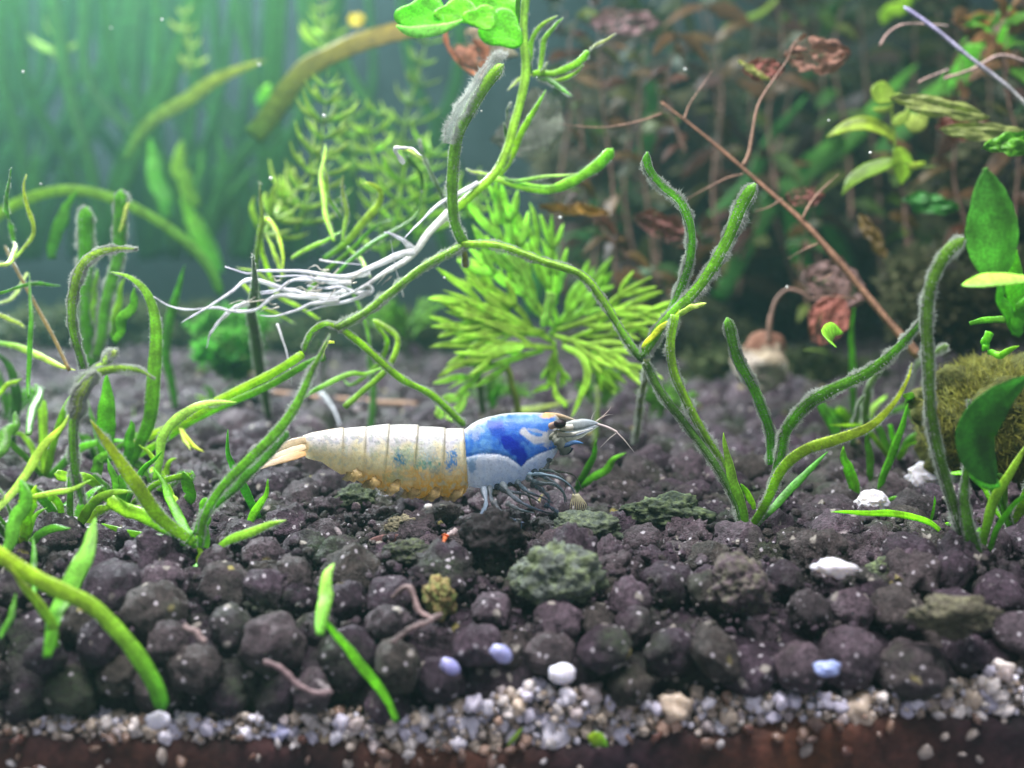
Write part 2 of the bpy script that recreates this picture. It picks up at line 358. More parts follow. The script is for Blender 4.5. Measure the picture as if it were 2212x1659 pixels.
def build_store(name, store, m, parent):
    nv = sum(len(s[0]) for s in store); V = np.concatenate([s[0] for s in store]); F = []; k = 0; T = []
    for v, f, t in store:
        F.extend([tuple(i+k for i in q) for q in f]); k += len(v); T.append(np.full(len(v), t))
    me = bpy.data.meshes.new(name); me.from_pydata(V.tolist(), [], F); me.polygons.foreach_set('use_smooth', [True]*len(F))
    a = me.attributes.new('Tone', 'FLOAT', 'POINT'); a.data.foreach_set('value', np.concatenate(T)); me.materials.append(m)
    o = bpy.data.objects.new(name, me); link(o, parent); o['kind'] = 'stuff'; return o
build_store('granules', mid_store, M['soil'], soil); build_store('granules', far_store, M['soil'], soil)

# pale gravel layer against the glass
mb = MB(); xs = np.linspace(-5.2, 5.2, 220); v = []
for x in xs: v += [(x, GLASS+0.30, z_gravel(x)+0.12), (x, GLASS+0.16, z_gravel(x)-0.12), (x, GLASS+0.12, z_base(x)-0.6)]
F = []
for i in range(len(xs)-1):
    for j in range(2): F.append((i*3+j, (i+1)*3+j, (i+1)*3+j+1, i*3+j+1))
mb.add(v, F, (.34, .27, .18)); gravel = mb.build('gravel', M['brown_base']); gravel['kind'] = 'structure'; gravel['label'] = 'band of pale quartz gravel beneath the dark soil'
GC = [(.44, .34, .24), (.34, .27, .20), (.56, .48, .38), (.50, .46, .40), (.30, .24, .18)]
PC = [(.80, .78, .82)]*6+[(.56, .54, .62)]*4+[(.56, .46, .34)]*3+[(.74, .68, .60)]*4+[(.52, .34, .24)]+[(.44, .38, .36)]*3+[(.60, .48, .30)]+[(.50, .52, .74)]
peb_m = [mesh_of('pebble', *ico(3, 200+i, 0.5, 1.3, (1+rg.uniform(-.1, .4), 1, 1-rg.uniform(0, .25)), 0.04), PC[i % len(PC)], M['pebble']) for i in range(44)]
def cand_p():
    for k in range(7000):
        x = rg.uniform(-4.2, 4.2); t = rg.random(); d = rg.uniform(.05, .12) if rg.random() < .93 else rg.uniform(.14, .24)
        zt = z_gravel(x)+0.03; zb = z_base(x)-0.06; yield (x, GLASS+rg.uniform(0, .14), zb+(zt-zb)*t, d)
pebs = hash_grid(cand_p(), 0.80); pebs.sort(key=lambda p: -p[3]*(1 if abs(p[0]) < 3.65 else 0.1))
pstore = []
for i, (x, y, z, d) in enumerate(pebs):
    if i < 295:
        o = bpy.data.objects.new('pebble', rg.choice([q for k_, q in enumerate(peb_m) if (k_ % len(PC) < 7) == (d > .10 and rg.random() < .75)])); link(o, gravel); o.location = (x, y, z); o.scale = (d*1.1,)*3; o.rotation_euler = (rg.uniform(0, 6), rg.uniform(0, 6), rg.uniform(0, 6))
    else: pstore.append((x, y, z, d))
mb = MB()
for (x, y, z, d) in pstore:
    v, f = rg.choice(vlow_g); mb.add((v*d)@np.array(rot(rg).to_matrix()).T+np.array((x, y, z)), f, rg.choice(GC+PC[:4]))
for _ in range(1400):                                  # grit between the pebbles
    x = rg.uniform(-4.2, 4.2); d = rg.uniform(.02, .055); v, f = rg.choice(vlow_g); z = rg.uniform(z_base(x)-.08, z_gravel(x)+.04)
    mb.add((v*d)@np.array(rot(rg).to_matrix()).T+np.array((x, GLASS+rg.uniform(-.02, .12), z)), f, rg.choice(GC))
mb.build('grit', M['pebble'], gravel, 'stuff')
# some quartz chips that lie up on the soil: (x, y, size px, colour)
chips = [(1803, 1228, 84, (.9, .9, .95), 'elongated white chip lying on the soil below the bright runner leaf'), (1083, 1412, 50, (.36, .40, .72), 'bluish oval quartz pebble stuck among front granules'), (972, 1440, 46, (.34, .36, .70), 'bluish teardrop quartz pebble beside the bluish oval one'),
 (1788, 1443, 52, (.35, .45, .8), 'blue grey quartz pebble under the soil front below the white chip'), (1885, 1085, 66, (.95, .95, 1.), 'bright white shard at the foot of the short green blade'), (1998, 1030, 80, (.95, .95, 1.), 'large jagged white shard beside the dark thick stem'), (2003, 990, 26, (.95, .9, .8), 'small white splinter above the large jagged shard'),
 (1640, 0, 0, 0, ''), (1178, 1272, 16, (.9, .9, 1.), 'tiny white bead on the mossy rock'), (1558, 1108, 18, (.9, .88, .85), ''), (1808, 1052, 30, (.85, .85, .9), 'small white flake behind the short green blade'), (836, 1068, 34, (.85, .88, .95), 'white flake under the belly of the shrimp'), (926, 1095, 20, (.9, .88, .85), 'round white grain below the rear belly of the shrimp'),
 (340, 1555, 52, (.85, .86, .95), 'largest white pebble left of the front blade tips'), (1215, 1455, 60, (.9, .9, 1.), 'large white pebble under the two touching granules'), (1370, 1418, 40, (.6, .32, .2), '')]
for (x, y, s, c, lb) in chips:
    if not s or not lb: continue
    D = gD(x, y+s*0.2, 0.05) if y < 1330 else GLASS-0.2
    s_ = cm(s, D); p = at(x, y, D)
    if 'bead' in lb: D = 8.35; p = at(x, y, D); s_ = cm(s, D)
    v, f = ico(3, int(x), 0.55 if 'shard' in lb or 'chip' in lb else .2, 1.4, (1.25, .8, .62 if 'chip' in lb or 'flake' in lb else .9), .05)
    if 'oval' in lb or 'teardrop' in lb: v = v@np.array(Matrix.Rotation(0.6, 3, 'Y')).T
    if 'chip lying' in lb: v = v@np.array(Matrix.Rotation(0.2, 3, 'Y')).T*np.array([1.05, 1, .85])
    mb = MB(); mb.add(v*s_*0.85, f, tuple(q_*.8 for q_ in c)); o = mb.build('quartz_chip', M['pebble'], smooth='shard' not in lb); o.location = p
    o['label'] = lb; o['category'] = 'pebble'; o['group'] = 'loose quartz chips'
# mottled brown strip standing in for the tank's bottom frame and its reflection
mb = MB(); xs = np.linspace(-5.2, 5.2, 300); v = []; C = []
for x in xs:
    zt = z_base(x)+0.03*noise.noise(Vector((x*3, 0, 0)))+0.02*noise.noise(Vector((x*9, 5, 0)))
    for j, t in enumerate(np.linspace(0, 1, 10)):
        v.append((x, GLASS-0.06+0.12*(1-min(1, t*5))**2+0.03*noise.noise(Vector((x*3, t*4, 1))), zt-t*0.9))
        q = noise.noise(Vector((x*0.7, t*1.2, 9))); q2 = noise.noise(Vector((x*2.5, t*4, 2)))
        C.append((.055+.06*q+.03*q2, .022+.02*q+.012*q2, .017+.012*q2))
F = [(i*10+j, (i+1)*10+j, (i+1)*10+j+1, i*10+j+1) for i in range(len(xs)-1) for j in range(9)]
mb.add(v, F, np.clip(C, .008, 1)); brown_base = mb.build('tank_frame_strip', M['brown_base']); brown_base['kind'] = 'structure'; brown_base['label'] = 'blurred reddish brown bottom frame of the tank along the foot of the glass'
mb = MB(); 
for _ in range(90):
    x = rg.uniform(-3.7, 3.7); d = rg.uniform(.04, .12); v, f = rg.choice(vlow_g); z = z_base(x)-rg.random()**1.5*.38
    mb.add((v*d*np.array([1, .5, 1]))@np.array(rot(rg).to_matrix()).T+np.array((x, GLASS-0.07, z)), f, rg.choice([(.3, .26, .22), (.16, .1, .07), (.14, .09, .07), (.4, .38, .36), (.09, .04, .03)]))
mb.build('grit', M['pebble'], brown_base, 'stuff')
# back panel
mb = MB(); X = 36; Y = 40; xs = np.linspace(-X, X, 40); zs = np.linspace(-2, 26, 20)
v = [(x, Y, z) for z in zs for x in xs]
C = [np.array((.030, .045, .045)) for z in zs for x in xs]
F = [(j*40+i, j*40+i+1, (j+1)*40+i+1, (j+1)*40+i) for j in range(19) for i in range(39)]
mb.add(v, F, np.array(C)); bw = mb.build('back_wall', M['wall']); bw['kind'] = 'structure'; bw['label'] = 'dark back panel of the tank'
# ------------------------------------------------------------------ the shrimp (source-photo units: 1 = 1/2500 of the width)
SD = 10.0; K = 1/1.1302
def sp(x, y, off=0.0):
    """a point on the shrimp: picture place and its offset in cm towards the viewer"""
    return at(x*K, y*K, SD-off)
shrimp = thing('shrimp', 'blue, white and golden dwarf shrimp walking over the dark soil', 'shrimp', tuple(sp(1100, 1215)))
px2 = SD/(FD*1.1302)
TOP = [(738, 1064), (760, 1056), (800, 1049), (838, 1044), (843, 1045), (870, 1043), (893, 1042), (898, 1040), (930, 1037), (950, 1036), (955, 1036), (990, 1036), (1020, 1038), (1026, 1040), (1055, 1042), (1086, 1045), (1092, 1045), (1130, 1047), (1136, 1048), (1150, 1036), (1168, 1026), (1190, 1019), (1225, 1011), (1265, 1008), (1310, 1008), (1340, 1009), (1358, 1013), (1368, 1026), (1376, 1040)]
BOT = [(738, 1112), (755, 1121), (785, 1127), (800, 1138), (830, 1150), (856, 1161), (872, 1172), (895, 1174), (908, 1178), (922, 1191), (945, 1198), (964, 1197), (976, 1190), (1000, 1204), (1030, 1211), (1056, 1212), (1070, 1209), (1100, 1212), (1122, 1211), (1138, 1202), (1144, 1190), (1160, 1193), (1190, 1196), (1220, 1193), (1265, 1180), (1300, 1160), (1330, 1138), (1350, 1118), (1362, 1100), (1370, 1085), (1376, 1072)]
JO = [738, 841, 896, 953, 1024, 1089, 1134]            # joints along the back; lower ends lean
JB = [745, 840, 890, 938, 1008, 1082, 1143]
NX, NA = 620, 150
xs = np.linspace(738, 1376, NX); top = np.interp(xs, *zip(*TOP)); bot = np.interp(xs, *zip(*BOT))
bot = bot+np.interp(xs, [738, 800, 832, 862, 888, 908, 940, 968, 1000, 1030, 1062, 1095, 1128, 1146, 1376], [0, 0, 7, -6, 9, -5, 9, -8, 6, 8, -6, 8, 2, -6, 0])
kk = np.hanning(9); kk /= kk.sum()
top = np.convolve(np.pad(top, 4, 'edge'), kk, 'valid'); bot = np.convolve(np.pad(bot, 4, 'edge'), kk, 'valid')
def jx(k, v): return JO[k]+(JB[k]-JO[k])*v          # v 0 top .. 1 bottom
def seg_of(x, v):
    for k in range(6, -1, -1):
        if x >= jx(k, v): return k
    return 0
def blob(x, y, cx, cy, rx, ry, s=.35):
    q = noise.noise(Vector((x*.05, y*.05, cx)))*.9+noise.noise(Vector((x*.13, y*.13, cx)))*.7+noise.noise(Vector((x*.3, y*.3, cx)))*.4
    d = math.hypot((x-cx)/rx, (y-cy)/ry)+q*s*2; return min(1, max(0, (1.15-d)/.5))
def lineblob(x, y, pts, wd):
    d = 1e9
    for (a, b), (c, e) in zip(pts, pts[1:]):
        ux, uy = c-a, e-b; t = max(0, min(1, ((x-a)*ux+(y-b)*uy)/(ux*ux+uy*uy))); d = min(d, math.hypot(x-a-t*ux, y-b-t*uy))
    d = d/wd+noise.noise(Vector((x*.06, y*.06, 4)))*.7; return min(1, max(0, (1.2-d)/.5))
LOB = [(1138, 1116), (1160, 1109), (1180, 1106), (1215, 1107), (1240, 1114), (1258, 1126), (1273, 1138), (1288, 1122), (1310, 1109), (1341, 1097), (1362, 1091), (1380, 1085)]
def shell_col(x, y, v):
    m_ = lambda a, b, t: a*(1-t)+b*t
    n1 = noise.noise(Vector((x*.025, y*.025, 0))); n2 = noise.noise(Vector((x*.08, y*.08, 5))); n3 = noise.noise(Vector((x*.22, y*.22, 9)))
    white = np.array((.84, .84, .82)); k = seg_of(x, v)
    if x >= jx(6, v):
        c = m_(np.array((.05, .23, .74)), np.array((.18, .46, .82)), min(1, max(0, .35+n1*.9+n2*.8)))
        c = m_(c, np.array((.06, .22, .74)), blob(x, y, 1228, 1046, 30, 16)*.8); c = m_(c, np.array((.07, .24, .75)), blob(x, y, 1300, 1040, 40, 12)*.65)
        c = m_(c, np.array((.02, .09, .56)), max(lineblob(x, y, [(1205, 1040), (1232, 1072), (1262, 1098)], 17), blob(x, y, 1250, 1078, 34, 20))*.8); c = m_(c, np.array((.008, .035, .50)), lineblob(x, y, [(1235, 1076), (1262, 1096), (1276, 1124)], 15)*.95); c = m_(c, np.array((.07, .24, .74)), blob(x, y, 1318, 1100, 24, 12)*.7)
        c = m_(c, np.array((.03, .10, .55)), blob(x, y, 1218, 1043, 9, 9)*.8)
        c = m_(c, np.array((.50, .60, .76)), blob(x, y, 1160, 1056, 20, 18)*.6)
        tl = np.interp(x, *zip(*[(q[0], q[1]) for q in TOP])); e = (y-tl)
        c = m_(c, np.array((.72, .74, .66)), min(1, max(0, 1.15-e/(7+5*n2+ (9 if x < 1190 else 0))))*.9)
        c = m_(c, np.array((.80, .80, .74)), lineblob(x, y, [(1278, 1052), (1292, 1066), (1306, 1075), (1326, 1074), (1345, 1066), (1352, 1056)], 9)*.95)
        c = m_(c, np.array((.76, .76, .70)), lineblob(x, y, [(1290, 1048), (1310, 1052), (1330, 1058)], 4)*.5)
        c = m_(c, np.array((.74, .74, .66)), blob(x, y, 1340, 1070, 16, 22)*.8)
        yb = np.interp(x, *zip(*LOB))+n3*2
        if y > yb:
            g = m_(np.array((.90, .96, .97)), np.array((.72, .82, .90)), min(1, max(0, .35+n1+n2)))
            g = m_(g, np.array((.22, .42, .62)), max(0, blob(x, y, 1152, 1132, 12, 26))*.8)
            if n3 > .44: g = g*.8
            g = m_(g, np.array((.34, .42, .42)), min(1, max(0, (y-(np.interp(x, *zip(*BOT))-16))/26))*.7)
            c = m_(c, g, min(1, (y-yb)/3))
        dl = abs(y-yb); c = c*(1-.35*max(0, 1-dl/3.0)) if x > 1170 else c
        c = m_(c, np.array((.85, .52, .20)), blob(x, y, 1338, 1015, 22, 8, .2)*.95)
        if x > 1352: c = m_(c, np.array((.42, .44, .34)), min(1, (x-1352)/14))
    else:
        ks = min(5, k); us = (x-jx(ks, v))/(jx(ks+1, v)-jx(ks, v)); u = y-1084-n1*26-(0 if x > 900 else -4)-16*math.sin(6.28*min(1, max(0, us))**.8)*(ks > 0)-n2*10; t = min(1, max(0, u/26+.3+n2*.7))
        gold = m_(np.array((.92, .86, .56)), np.array((.90, .52, .07)), min(1, max(0, (y-1120)/60+n2*.6+n1*.5)))
        c = m_(white+n2*.12, gold, t)
        if x < 860: c = m_(c, np.array((.80, .72, .50)), .5*t)
        vi = min(1, max(0, 1.3-abs(y-1075-n1*10)/10))*max(0, n2*2.2+.25); c = m_(c, np.array((.40, .42, .62)), min(.75, vi))
        c = m_(c, np.array((.28, .52, .40)), blob(x, y, 985, 1118, 36, 24)*.6); c = m_(c, np.array((.03, .26, .50)), blob(x, y, 976, 1122, 20, 17)*.95); c = m_(c, np.array((.12, .42, .38)), blob(x, y, 1040, 1132, 30, 18)*.9); c = m_(c, np.array((.25, .48, .36)), blob(x, y, 960, 1165, 26, 14)*.55); c = m_(c, np.array((.14, .36, .46)), blob(x, y, 1060, 1150, 20, 10)*.5)
        c = m_(c, np.array((.42, .56, .34)), blob(x, y, 1010, 1110, 36, 30)*.4); c = m_(c, np.array((.45, .56, .36)), blob(x, y, 916, 1114, 12, 12)*.5)
        c = m_(c, np.array((.66, .76, .80)), blob(x, y, 1048, 1105, 22, 22)*.55)
        c = m_(c, np.array((.07, .27, .60)), blob(x, y, 1103, 1122, 14, 26)*.95)
        c = m_(c, np.array((.85, .60, .30)), blob(x, y, 744, 1090, 9, 16)*.8)
        if x < 840: c = m_(c, np.array((.85, .55, .25)), min(1, max(0, 1-(y-np.interp(x, *zip(*TOP)))/6))*.55)
        c = m_(c, np.array((.60, .66, .56)), min(.7, max(0, n2*2.2-.1)))
        c = m_(c, np.array((.88, .74, .34)), min(.6, max(0, -n3*2.2-.2)) if y > 1105 else 0)
        if n3 > .42 and y < 1100: c = c*.7
        # soft pale joint lines
        for q in range(1, 7):
            d = x-jx(q, v)
            if -9 < d < 3: c = m_(c, np.array((.36, .33, .18)), (.6 if v < .45 else .25)*max(0, 1-abs(d+3)/6))
    return np.clip(c*.97, 0, 1)
V = []; C = []
ang = np.linspace(0, 2*np.pi, NA, endpoint=False)
for i, x in enumerate(xs):
    h = (bot[i]-top[i])/2; cy = (bot[i]+top[i])/2
    wd = h*(.78 if x < 1134 else .70)
    if x > 1330: wd *= 1-.35*((x-1330)/46)**2
    if x < 780: wd *= .8+.2*(x-738)/42
    for a in ang:
        ca, sa = math.cos(a), math.sin(a)
        e = 1.0; yy = cy-h*ca; v = (1-ca)/2
        dd = wd*math.copysign(abs(sa)**.94, sa)
        k = seg_of(x, v); bulge = 0
        if k < 6:
            a0, a1 = jx(k, v), jx(k+1, v); u = (x-a0)/(a1-a0); bulge = (-.035+.075*u**.6 if u < .95 else .04-(u-.95)/.05*.075)*(1 if v < .45 else max(.35, 1-(v-.45)*2))
            if v > .55: bulge += .05*math.sin(math.pi*min(1, max(0, u)))*(v-.55)
        else:
            yb = np.interp(x, *zip(*LOB)); g = yy-yb
            bulge = .02+(.05*min(1, max(0, g/14)) if x > 1140 else 0)-.03*max(0, 1-abs(g)/5)
            gr = abs((x-1273)-(-.25)*(yy-1138)) if yy > 1138 else 99; bulge -= .025*max(0, 1-gr/6)
        bulge += .010*noise.noise(Vector((x*.05, yy*.05, sa*2)))
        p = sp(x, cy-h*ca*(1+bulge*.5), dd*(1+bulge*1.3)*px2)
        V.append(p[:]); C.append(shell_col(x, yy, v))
F = [(i*NA+j, i*NA+(j+1) % NA, (i+1)*NA+(j+1) % NA, (i+1)*NA+j) for i in range(NX-1) for j in range(NA)]
F.append(tuple(range(NA))[::-1]); F.append(tuple((NX-1)*NA+j for j in range(NA)))
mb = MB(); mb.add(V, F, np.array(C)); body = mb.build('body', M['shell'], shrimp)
def ssw(name, pts, w_, kind='stem', flat=1.0, c0=(.6, .6, .55), c1=None, m='limb', parent=None, n=26, sides=10, nrm=(0, -1, .2), wav=0, label=None):
    P = [tuple(sp(*q)) for q in pts]; mb = MB(); V_ = sweep(mb, P, w_*px2, kind, flat, nrm, c0, c1, sides, n, wav)
    o = mb.build(name, M[m], parent if parent is not None else shrimp)
    if label: o['label'] = label
    return o
# tail fan
tf = ssw('telson', [(746, 1074, .06), (708, 1086, .05), (668, 1104, .04), (628, 1124, .03)], 30, 'spear', .3, (.80, .66, .42), (.80, .76, .62), wav=.1)
ssw('uropod', [(746, 1090, .14), (704, 1104, .20), (660, 1120, .24), (612, 1142, .26)], 24, 'spear', .3, (.88, .74, .48), (.88, .82, .68), nrm=(.1, -1, .5), wav=.15)
ssw('uropod', [(746, 1106, .18), (706, 1117, .28), (664, 1131, .34), (612, 1151, .38)], 24, 'spear', .3, (.90, .60, .24), (.88, .82, .70), nrm=(.1, -1, .5), wav=.15)
ssw('uropod', [(744, 1082, -.14), (700, 1094, -.25), (650, 1112, -.3), (614, 1132, -.34)], 28, 'spear', .3, (.78, .68, .44), (.80, .76, .62))
ssw('head', [(1344, 1062, .0), (1372, 1062, .02), (1402, 1056, .04), (1436, 1044, .04), (1462, 1035, .04)], 66, 'taper', .8, (.44, .47, .36), (.50, .56, .58), m='leg', wav=.25, n=34, sides=14)
for s_, dx in ((1, 0), (-1, 4)):
    e_ = ssw('eyestalk', [(1346+dx, 1040, s_*.15), (1358+dx, 1036, s_*.26), (1364+dx, 1034, s_*.30)], 17, 'stem', 1, (.62, .42, .2), (.3, .2, .15))
    mb = MB(); v, f = ico(4, 5, 0.04, 1, (1.25, 1, .95)); mb.add(v*24*px2+np.array(sp(1367+dx, 1034, s_*.33)), f, (.022, .010, .012)); mb.build('eye', M['limb'], shrimp)
# rostrum, head plates
ssw('rostrum', [(1330, 1014, .0), (1362, 1014, .0), (1395, 1023, 0), (1420, 1032, 0)], 15, 'taper', .5, (.70, .48, .22), (.42, .42, .36), m='shell')
ssw('antennal_scale', [(1366, 1048, .20), (1396, 1040, .24), (1430, 1034, .2), (1460, 1033, .16)], 30, 'blade', .30, (.40, .43, .36), (.44, .52, .56), wav=.1)
ssw('antennal_scale', [(1362, 1056, .12), (1394, 1054, .18), (1426, 1047, .14), (1454, 1040, .1)], 28, 'blade', .30, (.30, .40, .48), (.55, .62, .66))
ssw('peduncle', [(1360, 1060, .26), (1386, 1062, .28), (1412, 1056, .24), (1448, 1046, .2)], 15, 'taper', .8, (.62, .62, .46), (.62, .66, .64))
ssw('peduncle', [(1362, 1040, .22), (1384, 1044, .3), (1400, 1042, .3)], 15, 'stem', .8, (.70, .68, .52), (.66, .66, .56))
ssw('peduncle', [(1370, 1064, .22), (1400, 1064, .26), (1440, 1050, .22)], 7, 'taper', .8, (.18, .26, .36), (.5, .55, .6))
ssw('mouthpart', [(1352, 1060, .20), (1366, 1076, .26), (1376, 1092, .24), (1382, 1102, .2)], 30, 'stem', .7, (.46, .48, .34), (.26, .32, .28), wav=.4)
ssw('mouthpart', [(1362, 1092, .26), (1384, 1086, .28), (1402, 1080, .26), (1424, 1082, .24)], 13, 'blade', .8, (.10, .14, .22), (.12, .36, .72))
ssw('mouthpart', [(1366, 1106, .2), (1384, 1102, .2), (1400, 1094, .2)], 18, 'blade', .8, (.02, .03, .05), (.03, .06, .12))
# antennae
ssw('antenna', [(1454, 1034, .12), (1482, 1043, .14), (1508, 1056, .16)], 6.5, 'stem', 1, (.62, .56, .54), (.60, .54, .50))
ssw('antenna', [(1504, 1054, .16), (1524, 1074, .2), (1548, 1104, .25)], 3.6, 'taper', 1, (.62, .56, .50), (.5, .48, .44))
ssw('antenna', [(1506, 1056, .16), (1488, 1070, .2), (1474, 1084, .22), (1466, 1092, .24)], 2.6, 'taper', 1, (.52, .48, .42), (.4, .4, .36))
ssw('antenna', [(1452, 1032, .1), (1472, 1016, .1), (1486, 1002, .1), (1492, 992, .1)], 3.4, 'taper', 1, (.62, .54, .46), (.55, .45, .4))
ssw('antenna', [(1444, 1024, .1), (1448, 1012, .1), (1456, 1000, .1)], 3, 'taper', 1, (.52, .50, .46), (.4, .4, .36))
ssw('antenna', [(1466, 1022, .1), (1480, 1014, -.1), (1496, 1012, -.4)], 3, 'taper', 1, (.55, .45, .4), (.4, .4, .36))
# walking legs: blue grey, thin and jointed
def leg(pts, w_, c0, c1, name='leg', label=None):
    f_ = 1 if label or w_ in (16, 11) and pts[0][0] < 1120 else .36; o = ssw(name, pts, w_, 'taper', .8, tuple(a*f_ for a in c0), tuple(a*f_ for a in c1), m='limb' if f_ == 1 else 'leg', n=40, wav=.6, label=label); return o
B0 = (.20, .30, .36); B1 = (.10, .20, .32)
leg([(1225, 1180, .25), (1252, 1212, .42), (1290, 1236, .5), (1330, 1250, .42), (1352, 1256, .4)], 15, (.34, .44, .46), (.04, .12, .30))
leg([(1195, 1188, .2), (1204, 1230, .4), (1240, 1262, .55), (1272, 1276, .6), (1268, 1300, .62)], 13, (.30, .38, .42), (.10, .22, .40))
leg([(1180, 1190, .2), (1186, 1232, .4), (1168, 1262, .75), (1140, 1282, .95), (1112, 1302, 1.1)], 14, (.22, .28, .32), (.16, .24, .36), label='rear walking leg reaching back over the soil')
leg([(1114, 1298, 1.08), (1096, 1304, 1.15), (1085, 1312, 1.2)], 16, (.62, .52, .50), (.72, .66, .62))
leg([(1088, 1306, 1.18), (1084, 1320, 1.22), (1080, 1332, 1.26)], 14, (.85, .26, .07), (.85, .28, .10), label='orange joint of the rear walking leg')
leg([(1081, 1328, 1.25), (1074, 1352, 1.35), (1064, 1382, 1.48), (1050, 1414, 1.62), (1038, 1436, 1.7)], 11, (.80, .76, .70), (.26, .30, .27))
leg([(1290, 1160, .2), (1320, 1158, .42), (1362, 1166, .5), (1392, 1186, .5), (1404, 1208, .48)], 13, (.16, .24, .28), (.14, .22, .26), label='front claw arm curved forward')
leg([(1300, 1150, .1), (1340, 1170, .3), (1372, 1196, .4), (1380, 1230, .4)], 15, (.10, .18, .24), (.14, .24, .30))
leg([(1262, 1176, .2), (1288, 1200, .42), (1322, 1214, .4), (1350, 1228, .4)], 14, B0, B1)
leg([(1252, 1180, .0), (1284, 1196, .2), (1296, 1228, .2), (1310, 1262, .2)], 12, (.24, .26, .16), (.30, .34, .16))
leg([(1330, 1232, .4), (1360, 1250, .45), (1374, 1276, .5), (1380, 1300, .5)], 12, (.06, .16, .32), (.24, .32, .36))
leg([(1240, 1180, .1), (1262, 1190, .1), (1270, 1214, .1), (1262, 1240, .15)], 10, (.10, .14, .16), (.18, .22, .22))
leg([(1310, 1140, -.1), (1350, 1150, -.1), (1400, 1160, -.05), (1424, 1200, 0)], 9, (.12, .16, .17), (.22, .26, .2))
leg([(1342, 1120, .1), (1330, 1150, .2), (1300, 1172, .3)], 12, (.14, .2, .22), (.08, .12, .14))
for i in range(9):
    mb_x = 1388+i*3.5; a = (i-4)*.06
    ssw('claw_bristle', [(1400+i*1.4, 1206, .46), (1400+i*3+a*30, 1232, .5), (1392+i*4.4, 1256-abs(i-4)*2, .5)], 4.5, 'taper', .8, (.40, .40, .24), (.56, .50, .30), n=10, sides=6)
for i, (p, w_, a_, b_) in enumerate([([(1212, 1186, .1), (1236, 1200, .25), (1280, 1206, .35), (1318, 1226, .4)], 17, (.16, .22, .26), (.10, .18, .26)), ([(1288, 1166, .3), (1316, 1180, .45), (1350, 1182, .5), (1376, 1204, .5), (1384, 1226, .5)], 16, (.10, .18, .22), (.16, .26, .30)), ([(1300, 1180, .2), (1322, 1196, .3), (1340, 1216, .35), (1336, 1244, .4)], 18, (.08, .14, .18), (.10, .20, .30)),
   ([(1352, 1252, .42), (1364, 1268, .46), (1372, 1292, .5)], 14, (.26, .30, .34), (.18, .24, .28)), ([(1268, 1268, .6), (1256, 1290, .65), (1252, 1312, .7)], 12, (.26, .30, .34), (.14, .18, .2)), ([(1318, 1148, .3), (1352, 1152, .45), (1380, 1174, .5), (1378, 1200, .5)], 10, (.12, .20, .22), (.2, .26, .24)), ([(1236, 1228, .45), (1268, 1244, .5), (1304, 1252, .5)], 13, (.42, .48, .50), (.14, .26, .34)), ([(1204, 1224, .4), (1222, 1250, .5), (1250, 1268, .55), (1280, 1276, .6)], 14, (.40, .46, .48), (.05, .14, .34))]):
    leg(p, w_, a_, b_)
# small swimming legs under the golden belly
for i, (x, y) in enumerate([(862, 1160), (908, 1178), (952, 1194), (1004, 1202), (1052, 1208), (1106, 1208)]):
    for k_ in (0, 1):
        ssw('swimmeret', [(x+6+k_*16, y-34, .02+.1*k_), (x+2+k_*14, y-12, .06+.1*k_), (x-12+k_*14, y+5, .08+.1*k_), (x-26+k_*12, y+10-k_*3, .06)], 30-6*k_, 'oval', .25, (.80, .56, .16), (.66, .60, .36), n=22, wav=.5, m='leg')
# ------------------------------------------------------------------ plants
def foot(pts_px):   # plant base on the soil
    x, y = pts_px; D = gD(x, y); return tuple(at(x, y, D))
UP = (0, -1, .25)
# --- runner with fuzzy stems that arches over the shrimp
ar = thing('runner_plant', 'fuzzy green runner stem arching high over the back of the shrimp with three tall limbs', 'plant', tuple(at(1002, 525, 10.8)))
leaf(ar, [(728, 712), (790, 672), (860, 616), (930, 565), (1000, 527)], 21, 10.6, 10.8, 'stem', (.16, .30, .06), (.22, .42, .05), 1, 1.6, .045, name='stem', sides=12)
leaf(ar, [(1000, 527), (1080, 534), (1170, 562), (1250, 592), (1300, 650), (1345, 722), (1388, 782)], 20, 10.8, 10.4, 'stem', (.34, .58, .05), (.07, .20, .04), 1, 1.6, .045, name='stem', sides=12, n=44)
V_ = leaf(ar, [(1004, 530), (984, 480), (976, 410), (976, 340), (990, 285), (1020, 235), (1052, 185), (1078, 150), (1090, 140)], 31, 10.8, 10.6, 'stub', (.12, .28, .05), (.20, .36, .06), .75, .8, .04, name='leaf', n=44, label='thick tall leaf bending up, sheathed in grey biofilm')
mb = MB(); V2 = sweep(mb, P3(exp_pts([(968, 310), (978, 265), (1004, 222), (1030, 180), (1048, 148), (1078, 118), (1096, 122)], 10.65)), cm(24, 10.6), 'spear', .4, (0, -1, .2), (.50, .53, .52), (.62, .64, .62), 10, 40, .7, 0, 5)
fo = mb.build('biofilm', M['film'], V_); h = MB(); hairs(h, V2, 2600, .045, .003, (.55, .58, .56)); h.build('algae_fuzz', M['fuzz'], V_, 'stuff')
h = MB(); hairs(h, V2, 1500, .07, .003, (.5, .52, .5), side=np.array((1, 0, -.3))); h.build('algae_fuzz', M['fuzz'], V_, 'stuff')
leaf(ar, [(1385, 770), (1432, 700), (1468, 625), (1492, 560), (1494, 500), (1470, 440), (1430, 405), (1398, 360), (1395, 325)], 25, 10.4, 10.2, 'stub', (.10, .28, .04), (.10, .34, .03), .6, 2.6, .06, n=44)
leaf(ar, [(1390, 765), (1440, 700), (1492, 645), (1540, 580), (1580, 505), (1610, 440), (1636, 392)], 34, 10.3, 10.0, 'stub', (.18, .42, .05), (.14, .36, .05), .5, 2.4, .055, n=40)
leaf(ar, [(1388, 752), (1400, 735), (1450, 690), (1468, 668)], 16, 10.3, 10.2, 'blade', (.75, .75, .10), (.62, .70, .10), .4)
